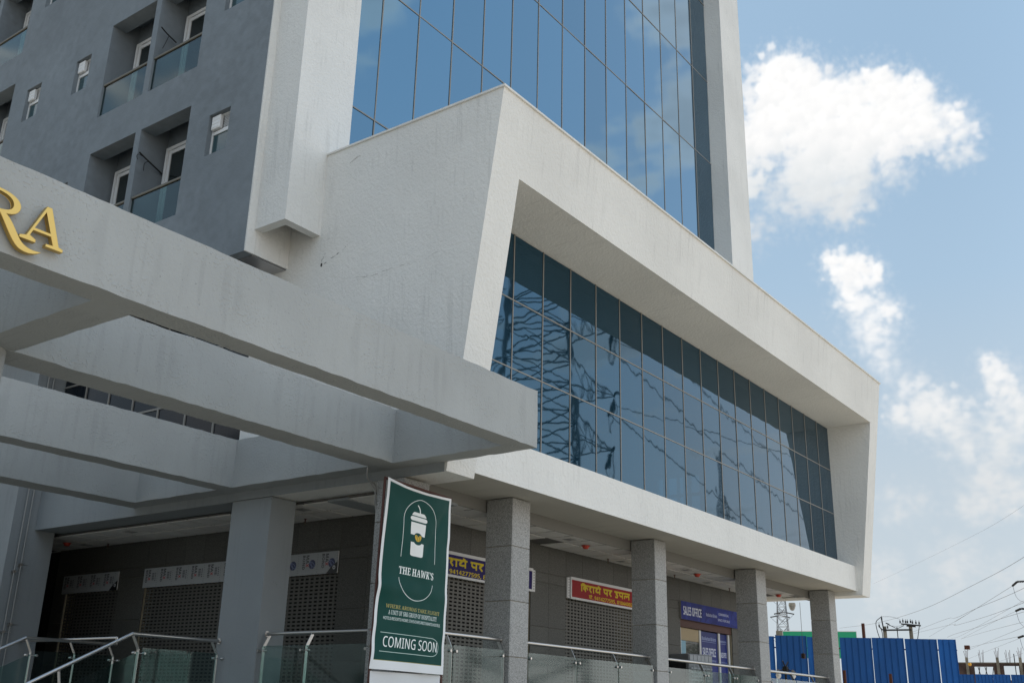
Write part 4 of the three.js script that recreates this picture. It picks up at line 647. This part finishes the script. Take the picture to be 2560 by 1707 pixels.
// ------------------------------------------------------------------ beyond the building
{
  // fence of ribbed blue sheets, one mesh per sheet
  const A = V(33.31, 0, -13.88), Bv = V(36.06, 0, -8.74), sheet = (w, h) => { const pts = [], n = Math.max(2, Math.round(w / 0.2)), d = w / n; pts.push([0, 0]); for (let k = 0; k < n; k++) { const x = k * d; pts.push([x + d * 0.62, 0], [x + d * 0.7, 0.026], [x + d * 0.86, 0.026], [x + d * 0.94, 0]); } pts.push([w, 0]); const out = pts.concat(pts.slice().reverse().map(([x, z]) => [x, z - 0.004])); return prism(poly(out), h).rotateX(-Math.PI / 2); };
  const fence = (label, from, to, widths, gap, top, bottom) => {
    const f = thing('sheet_fence', label, 'fence', [from.x, GY, from.z]), d = to.clone().sub(from).normalize(), turn = Math.atan2(-d.z, d.x); let s = 0;
    for (const w of widths) { const tp = top + rr(-0.03, 0.03), p = from.clone().addScaledVector(d, s); const g = uvBox(sheet(w, tp - bottom)); const m = shared('fence_sheet', g, pick(sheets), f, p.x, bottom, p.z, turn); m.rotation.z = rr(-0.004, 0.004); s += w + gap; }
    const nb = V(d.z, 0, -d.x); part('fence_rail', [top - 0.35, (top + bottom) / 2, bottom + 0.4].map((y) => { const a = from.clone().addScaledVector(nb, 0.05), b = from.clone().addScaledVector(d, s).addScaledVector(nb, 0.05); a.y = b.y = y; return bar(a, b, 0.025, 6); }), M.rust, f);
    return f;
  };
  const d = Bv.clone().sub(A).normalize();
  fence('tall fence of ribbed blue metal sheets beyond the verandah end', A.clone().addScaledVector(d, -2.9), Bv, [0.98, 0.98, 0.98, 0.98, 0.98, 0.98, 0.98, 0.98, 0.55], 0.026, 2.6, -1.55);
  fence('low fence of ribbed blue metal sheets at the right edge of the view', V(66.9, 0, -16.6), V(72.5, 0, -7), [1, 1, 1, 1, 1, 1, 1, 1, 1, 1].map(() => 0.98), 0.03, 2.86, -1.55);
  const post = (label, x, z, y0, y1, r, mat) => solo('steel_post', [B(x - r, x + r, y0, y1, z - r, z + r)], mat, label, 'post');
  post('rusty post standing up behind the blue fence', 38.3, -12.5, GY, 3.35, 0.045, M.rust); post('short rusty post right of the last granite column', 23.6 * 1.28, -8.2 * 1.28, GY, 1.39, 0.035, M.rust); post('short rusty post before the middle of the blue fence', 23.9 * 1.28, -7.3 * 1.28, GY, 1.31, 0.035, M.rust);
  {
    const l = thing('site_light', 'small yellow lamp fixed on the right end of the blue fence', 'lamp', [36.2, 1.9, -8.6]); part('lamp_body', [new THREE.ConeGeometry(0.05, 0.2, 12).rotateZ(-Math.PI / 2).translate(36.32, 1.83, -8.56), new THREE.CylinderGeometry(0.045, 0.045, 0.1, 12).rotateZ(Math.PI / 2).translate(36.2, 1.83, -8.56)], std({ color: C(0.7, 0.36, 0.03), roughness: 0.5 }), l); part('bracket', [B(36.1, 36.24, 2.28, 2.4, -8.64, -8.5)], M.rust, l);
  }
  {
    const p = thing('garden_lamp', 'black lamp post with two white lamps before the blue fence', 'lamp post', [29.6, GY, -11.9]), k = 1.596, x = 18.55 * k, z = -7.5 * k;
    part('post', [bar(V(x, GY, z), V(x, 1.45, z), 0.035, 8), bar(V(x, 1.45, z), V(x + 0.1, 1.6, z + 0.05), 0.02), bar(V(x, 1.45, z), V(x - 0.08, 1.62, z - 0.04), 0.02), B(x - 0.06, x + 0.06, 1.3, 1.47, z - 0.06, z + 0.06)], M.black, p);
    for (const s of [-1, 1]) { part('arm', [bar(V(x, 1.42, z), V(x + s * 0.09, 1.34, z + s * 0.17), 0.016)], M.black, p); part('lamp_glass', [new THREE.SphereGeometry(0.075, 14, 10).scale(1, 1.25, 1).translate(x + s * 0.09, 1.23, z + s * 0.18)], M.whitePaint, p); part('lamp_cap', [new THREE.ConeGeometry(0.085, 0.1, 12).translate(x + s * 0.09, 1.35, z + s * 0.18)], M.black, p); }
  }
  {
    const p = thing('road_sign', 'green overhead road sign showing above the blue fence', 'road sign', [56.4, GY, -21]), a = V(55.6, 4.6, -22.5), b = V(57.0, 4.6, -19.0), d2 = b.clone().sub(a), L = d2.length(), turn = Math.atan2(-d2.z, d2.x), put = (g) => g.rotateY(turn).translate(a.x, 0, a.z);
    part('sign_plate', [put(B(0, L, 3.2, 4.56, -0.03, 0.03))], std({ color: C(0.0, 0.28, 0.13), roughness: 0.45 }), p); part('sign_border', [put(B(-0.02, L + 0.02, 4.561, 4.6, -0.04, 0.04)), put(B(-0.02, 0.0, 3.2, 4.56, -0.04, 0.04)), put(B(L, L + 0.02, 3.2, 4.56, -0.04, 0.04))], M.slotted, p); part('support', [put(B(0.6, 0.75, GY, 3.2, -0.1, 0)), put(B(L - 0.75, L - 0.6, GY, 3.2, -0.1, 0))], M.pylon, p);
    solo('notice_board', [RB(57.3, 57.42, 3.2, 4.75, -23.6, -23.1, 0.02), B(57.33, 57.4, GY, 3.2, -23.4, -23.3)], M.concrete, 'small grey board left of the green road sign', 'board');
  }
  {
    // two-pole structure with crossarms and pin insulators
    const p = thing('pole_structure', 'pair of concrete power poles with a crossbeam and black insulators', 'power poles', [86.3, GY, -25.5]), a = V(86.05, 0, -26.4), b = V(86.6, 0, -24.55);
    for (const q of [a, b]) part('pole', [new THREE.CylinderGeometry(0.14, 0.19, 7.25 - GY, 12).translate(q.x, (7.25 + GY) / 2, q.z)], M.concrete, p);
    const pt = (t, y, o = 0) => V(mix(a.x, b.x, t), y, mix(a.z, b.z, t)).add(V(-o, 0, o * 0.3));
    part('crossbeam', [plate(pt(-0.05, 6.95, 0.2), pt(1.03, 6.97, 0.2), 0.12, 0.08, V(0, 1, 0)), plate(pt(0.65, 7.42, 0.2), pt(1.4, 7.28, 0.2), 0.1, 0.1, V(0, 1, 0)), plate(pt(0.85, 7.3, 0.1), pt(1.2, 7.24, 0.1), 0.14, 0.2, V(0, 1, 0)), bar(pt(-0.04, 7.0, 0.2), pt(-0.08, 7.75, 0.2), 0.05), bar(pt(-0.02, 6.86, 0.2), pt(-0.2, 7.2, 0.2), 0.04), bar(pt(0.5, GY), pt(0.48, 7.2), 0.035), bar(pt(0.48, 7.06, 0.1), pt(0.1, 7.45, 0.1), 0.025), bar(pt(0.48, 7.06, 0.1), pt(0.75, 7.3, 0.1), 0.025)], M.black, p);
    part('street_lamp_head', [plate(pt(0.06, 7.5, 0.1), pt(0.2, 7.4, 0.1), 0.08, 0.06, V(0, 1, 0))], M.black, p);
    for (const [t, y] of [[-0.08, 7.78], [-0.2, 7.22], [0.12, 7.1], [0.62, 7.5], [0.73, 7.56], [0.83, 7.5], [0.9, 7.5], [1.02, 7.52], [1.09, 7.46], [1.22, 7.44], [1.34, 7.4]]) { const q = pt(t, y, 0.2); part('insulator', [0, 1, 2].map((k) => new THREE.CylinderGeometry(0.05, 0.065, 0.06, 10).translate(q.x, y + k * 0.065, q.z)).concat([bar(q.clone().add(V(0, 0.18, 0)), q.clone().add(V(0, 0.27, 0)), 0.02)]), M.black, p); }
    part('jumper', [tube([pt(-0.08, 7.98, 0.2), pt(0.3, 7.96, 0.2), pt(0.6, 7.8, 0.2)], 0.012, 5, 20), tube([pt(0.12, 7.3, 0.2), pt(0.5, 7.25, 0.2), pt(0.9, 7.4, 0.2)], 0.012, 5, 20), tube([pt(-0.08, 7.98, 0.2), pt(-0.3, 7.6, 0.2), pt(-0.3, 7.0, 0.2), pt(-0.16, 5.9, 0.2)], 0.03, 5, 24), tube([pt(-0.2, 7.3, 0.2), pt(-0.12, 6.9, 0.2), pt(-0.1, 5.9, 0.2)], 0.03, 5, 20), tube([pt(1.34, 7.3, 0.2), pt(1.3, 6.95, 0.2), pt(1.2, 6.1, 0.2)], 0.03, 5, 20)], M.black, p);
  }
  {
    // unfinished brick building
    const p = thing('unfinished_building', 'unfinished brick building with bare columns and rebar behind the low fence', 'building', [146.5, GY, -30]), a = V(145.9, 0, -35.2), b = V(148.2, 0, -24), d2 = b.clone().sub(a), L = d2.length(), turn = Math.atan2(-d2.z, d2.x), put = (g) => g.rotateY(turn).translate(a.x, 0, a.z);
    const g = prism(poly(rect(-2, L, GY, 7.5), [rect(1.2, 3.4, 5.6, 7.1), rect(4.6, 6.3, 5.5, 7.2)]), 0.25); part('brick_wall', [put(g)], M.brick, p);
    part('floor_slab', [put(B(-2, L, 4.2, 4.45, -8, -0.01)), put(B(-2, L, 7.5, 7.62, -0.3, 0.26))], M.concrete, p);
    for (const x of [0.4, 3.95, 6.55, 7.9, 10]) { part('column', [put(B(x - 0.17, x + 0.17, GY, 8.2, 0.26, 0.5))], M.concrete, p); part('rebar', [-0.12, -0.04, 0.05, 0.13].map((o, i) => put(bar(V(x + o, 8.2, 0.38), V(x + o * 2.2, 9 + (i % 2) * 0.4, 0.38), 0.025, 5))), M.rust, p); }
    for (const x of [2.1, 5.2]) part('rebar', [-0.2, -0.1, 0.1, 0.2].map((o, i) => put(bar(V(x + o, 7.5, -1), V(x + o * 1.5, 8.9 + (i % 2) * 0.3, -1), 0.025, 5))), M.rust, p);
    part('scaffold', [put(bar(V(5.9, GY, 1.2), V(5.9, 8.6, 1.2), 0.06, 6)), ...[1.5, 1.9, 2.3, 2.7, 3.1].map((x, i) => put(bar(V(x, 5.6, -0.5), V(x + 0.3 * (i % 2 ? -1 : 1), 7.1, -0.5), 0.05, 5)))], M.black, p);
  }
  // lattice pylons
  const lattice = (h, r0, r1, levels, bar_r) => { const out = [], R = (t) => mix(r0, r1, Math.pow(t, 0.75)), cs = [[1, 1], [1, -1], [-1, -1], [-1, 1]], P = (k, i) => { const t = k / levels, tt = 1 - Math.pow(1 - t, 1.15); return V(cs[i][0] * R(tt), h * tt, cs[i][1] * R(tt)); }; for (let k = 0; k < levels; k++) for (let i = 0; i < 4; i++) { const j = (i + 1) % 4; out.push(bar(P(k, i), P(k + 1, i), bar_r * 1.5, 4), bar(P(k, i), P(k + 1, j), bar_r, 4), bar(P(k, j), P(k + 1, i), bar_r, 4), bar(P(k + 1, i), P(k + 1, j), bar_r, 4)); } return out; };
  const arm = (y, s, len, w) => { const tip = V(s * (len + w), y, 0), out = []; for (const z of [-w, w]) { out.push(bar(V(s * w, y, z), tip, 0.04, 4), bar(V(s * w, y + 1.4, z), tip, 0.04, 4)); for (let k = 1; k < 4; k++) { const t = k / 4, a = V(s * w, y, z).lerp(tip, t), b = V(s * w, y + 1.4, z).lerp(tip, t); out.push(bar(a, b, 0.025, 4), bar(V(s * w, y + 1.4, z).lerp(tip, t - 0.25), a, 0.025, 4)); } } for (let k = 1; k < 4; k++) { const t = k / 4; out.push(bar(V(s * w, y, -w).lerp(tip, t), V(s * w, y, w).lerp(tip, t), 0.025, 4)); } return out; };
  const makePylon = (label, x, z, turn, h, r0, r1, aw, len, ys) => {
    const p = thing('pylon', label, 'pylon', [0, 0, 0]); part('tower_body', lattice(h, r0, r1, 15, r1 > 1 ? 0.045 : 0.04), M.pylon, p);
    for (const y of ys) for (const q of [-1, 1]) { part('crossarm', arm(y, q, len, aw), M.pylon, p); const X = q * (len + aw), ins = []; for (const t of [-1, 1]) ins.push(bar(V(X, y, 0), V(X, y - 0.15, t * 0.5), 0.03, 5), bar(V(X, y - 0.15, t * 0.5), V(X, y - 0.45, t * 2.1), 0.12, 8)); ins.push(tube([V(X, y - 0.45, -2.1), V(X, y - 2, 0), V(X, y - 0.45, 2.1)], 0.03, 5, 16)); part('insulator', ins, M.black, p); }
    p.position.set(x, GY, z); p.rotation.y = turn; return p;
  };
  makePylon('steel lattice power pylon far off, seen between the last two columns', 222.5, -90, 0.5, 32, 2.6, 0.55, 0.95, 2.9, [19.2, 23.6, 27.8]);
  makePylon('steel lattice power pylon mirrored in the left panes of the lower glazing', 44.5, 11.7, 0.95, 27, 3.3, 1.5, 2.0, 2.1, [15, 18, 21.8, 25]);
  const mast = thing('lattice_mast', 'slender lattice mast mirrored in the lower glazing beside two small poles', 'mast', [105, GY, 29]); part('tower_body', lattice(29.5, 0.5, 0.15, 26, 0.022).map((g) => g.translate(105, GY, 29)), M.pylon, mast);
  const mp = thing('pole_structure', 'small pole with crossarms mirrored low in the glazing right of the mast', 'power pole', [107.5, GY, 29.5]); part('pole', [bar(V(107.5, GY, 29.5), V(107.5, 23, 29.5), 0.09, 8)], M.concrete, mp); part('crossbeam', [bar(V(106, 21.6, 29.5), V(110.5, 21.4, 29.5), 0.06, 6), bar(V(106.4, 22.3, 29.5), V(108.6, 22.3, 29.5), 0.05, 6)], M.black, mp);
  // insulator strings of the pylon just outside the right edge
  const ins = thing('insulator_strings', 'dark insulator strings with loops of wire at the right edge', 'insulators', [117, 10, -22.5]);
  for (const [p, q] of [[[117.8, 13.6, -22.8], [115.9, 13.72, -22.0]], [[115.9, 13.75, -21.95], [115.5, 13.7, -20.2]], [[117.8, 11.1, -22.8], [115.9, 11.1, -22.0]], [[115.9, 11.12, -21.9], [115.5, 10.9, -20.5]], [[117.8, 8.5, -22.9], [115.9, 8.5, -22.1]], [[115.9, 8.52, -22], [115.6, 8.5, -20.8]]]) { const a = V(...p), b = V(...q), g = [bar(a, b, 0.035, 6)]; for (let k = 0; k < 9; k++) g.push(bar(a.clone().lerp(b, (k + 0.1) / 9), a.clone().lerp(b, (k + 0.62) / 9), 0.11, 10)); part('insulator_string', g, M.black, ins); }
  for (const y of [13.6, 11.1, 8.5]) part('wire_loop', [tube([V(117.8, y, -22.8), V(117.4, y - 1.2, -22.5), V(116.8, y - 1.75, -21.8), V(116.2, y - 1.4, -21), V(115.5, y - 0.3, -20.3)], 0.02, 5, 24)], M.wire, ins);
  // conductors
  const wires = [['faint high power line crossing the sky right of the podium', 0.018, [219.5, 27.0, -68.7], [170.1, 25.8, -41.1], [118.2, 21.7, -20.8], [80, 21.5, -4], [47.5, 23.3, 9]], ['topmost dark power line running up from the power poles', 0.04, [217.2, 18.2, -75.7], [193.2, 16.9, -60.6], [168.9, 16.6, -45.8], [143.9, 16.9, -32.5], [118.1, 16.4, -21.5], [80, 17.2, -5], [47.5, 20, 9]],
    ['second power line from the top, passing under the first insulator', 0.036, [221.3, 17.4, -62.5], [196.4, 17.5, -49.5], [170, 15.3, -41.4], [143.9, 14, -32.5], [118, 13.3, -21.9], [80, 13.9, -5], [47.5, 16.2, 9]], ['power line ending at the uppermost insulator string', 0.03, [222.2, 16.5, -59.6], [188.2, 17.3, -44.3], [152.2, 13.2, -37.2], [117.8, 13.6, -22.8]],
    ['power line between the upper and middle insulator strings', 0.034, [221.3, 17, -62.8], [196.6, 16.6, -48.6], [170, 14.2, -41.6], [144.2, 13.1, -31.2], [118, 11.9, -22]], ['dark power line passing just under the middle insulator string', 0.036, [223, 16.4, -56.4], [196.7, 15, -48.3], [170.7, 13.9, -38.7], [144.4, 12.7, -29.9], [117.9, 11, -22.1]],
    ['steeper power line crossing others above the middle insulator', 0.022, [223.2, 16.2, -55.7], [187.9, 13.9, -45.6], [152.9, 12.8, -34.1], [118, 12.1, -22]], ['power line ending at the middle insulator string', 0.026, [223.6, 16.1, -53.9], [171.4, 15.1, -35.5], [117.8, 11.1, -22.8]], ['power line rising from the fence corner below the middle insulator', 0.028, [223.6, 16.1, -53.9], [171, 13.4, -37.1], [117.9, 10, -22.3]],
    ['upper of two power lines ending at the lowest insulator', 0.03, [223.6, 14.2, -53.8], [170.8, 11.5, -38.1], [117.8, 8.6, -22.9]], ['power line crossing just above the lowest insulator string', 0.026, [223.7, 13.7, -53.5], [171.1, 12.1, -36.8], [117.9, 9.5, -22.3]], ['lower of two power lines ending at the lowest insulator', 0.022, [223.6, 12, -53.9], [171.1, 10.8, -37], [117.8, 8.4, -22.9]], ['lowest power line over the unfinished brick building', 0.02, [224.9, 11.7, -48.2], [117.8, 7, -22.7]]];
  for (const [label, r, ...pts] of wires) solo('power_line', [tube(pts.map((q) => V(...q)), r * 0.62, 5, 60)], M.wire, label, 'wire');
  // lines between the far and near pylons, mirrored in the glazing
  for (const [y, w] of [[20, 'upper'], [16.2, 'lower'], [23.2, 'highest']]) solo('power_line', [tube([V(48.5, y - 0.2, 9.5), V(80, y - 2.6, 13), V(140, y - 3.5, 22), V(220, y - 1, 34)], 0.04, 5, 60)], M.wire, `${w} power line mirrored in the lower glazing`, 'wire');
  // tree mirrored in the sales office door
  const tree = thing('tree', 'leafy green tree mirrored in the sales office door glass', 'tree', [69, GY, 12]);
  part('trunk', [bar(V(69, GY, 12), V(69.2, 1.2, 12.1), 0.2, 8), bar(V(69.2, 1.2, 12.1), V(70.2, 3.2, 12.8), 0.1, 6), bar(V(69.2, 1.2, 12.1), V(68.2, 3.4, 11.4), 0.1, 6), bar(V(69.2, 1.2, 12.1), V(69.4, 4, 12.2), 0.1, 6)], M.rust, tree);
  const lg = []; for (let i = 0; i < 2600; i++) { const a = rr(0, 6.28), e = Math.acos(rr(-1, 1)), r = Math.cbrt(rng()) * (1 + 0.35 * Math.sin(a * 3) * Math.sin(e * 4)), g = new THREE.PlaneGeometry(0.2, 0.1); g.rotateX(rr(0, 6)).rotateY(rr(0, 6)).translate(69.1 + 2.6 * r * Math.sin(e) * Math.cos(a), 3.6 + 2.0 * r * Math.cos(e), 12.1 + 2.6 * r * Math.sin(e) * Math.sin(a)); lg.push(g); }
  const crown = part('crown', lg, phy({ color: C(0.05, 0.085, 0.03), roughness: 0.8, transmission: 0.3, thickness: 0, side: THREE.DoubleSide }), tree);
}
renderer.render(scene, camera);
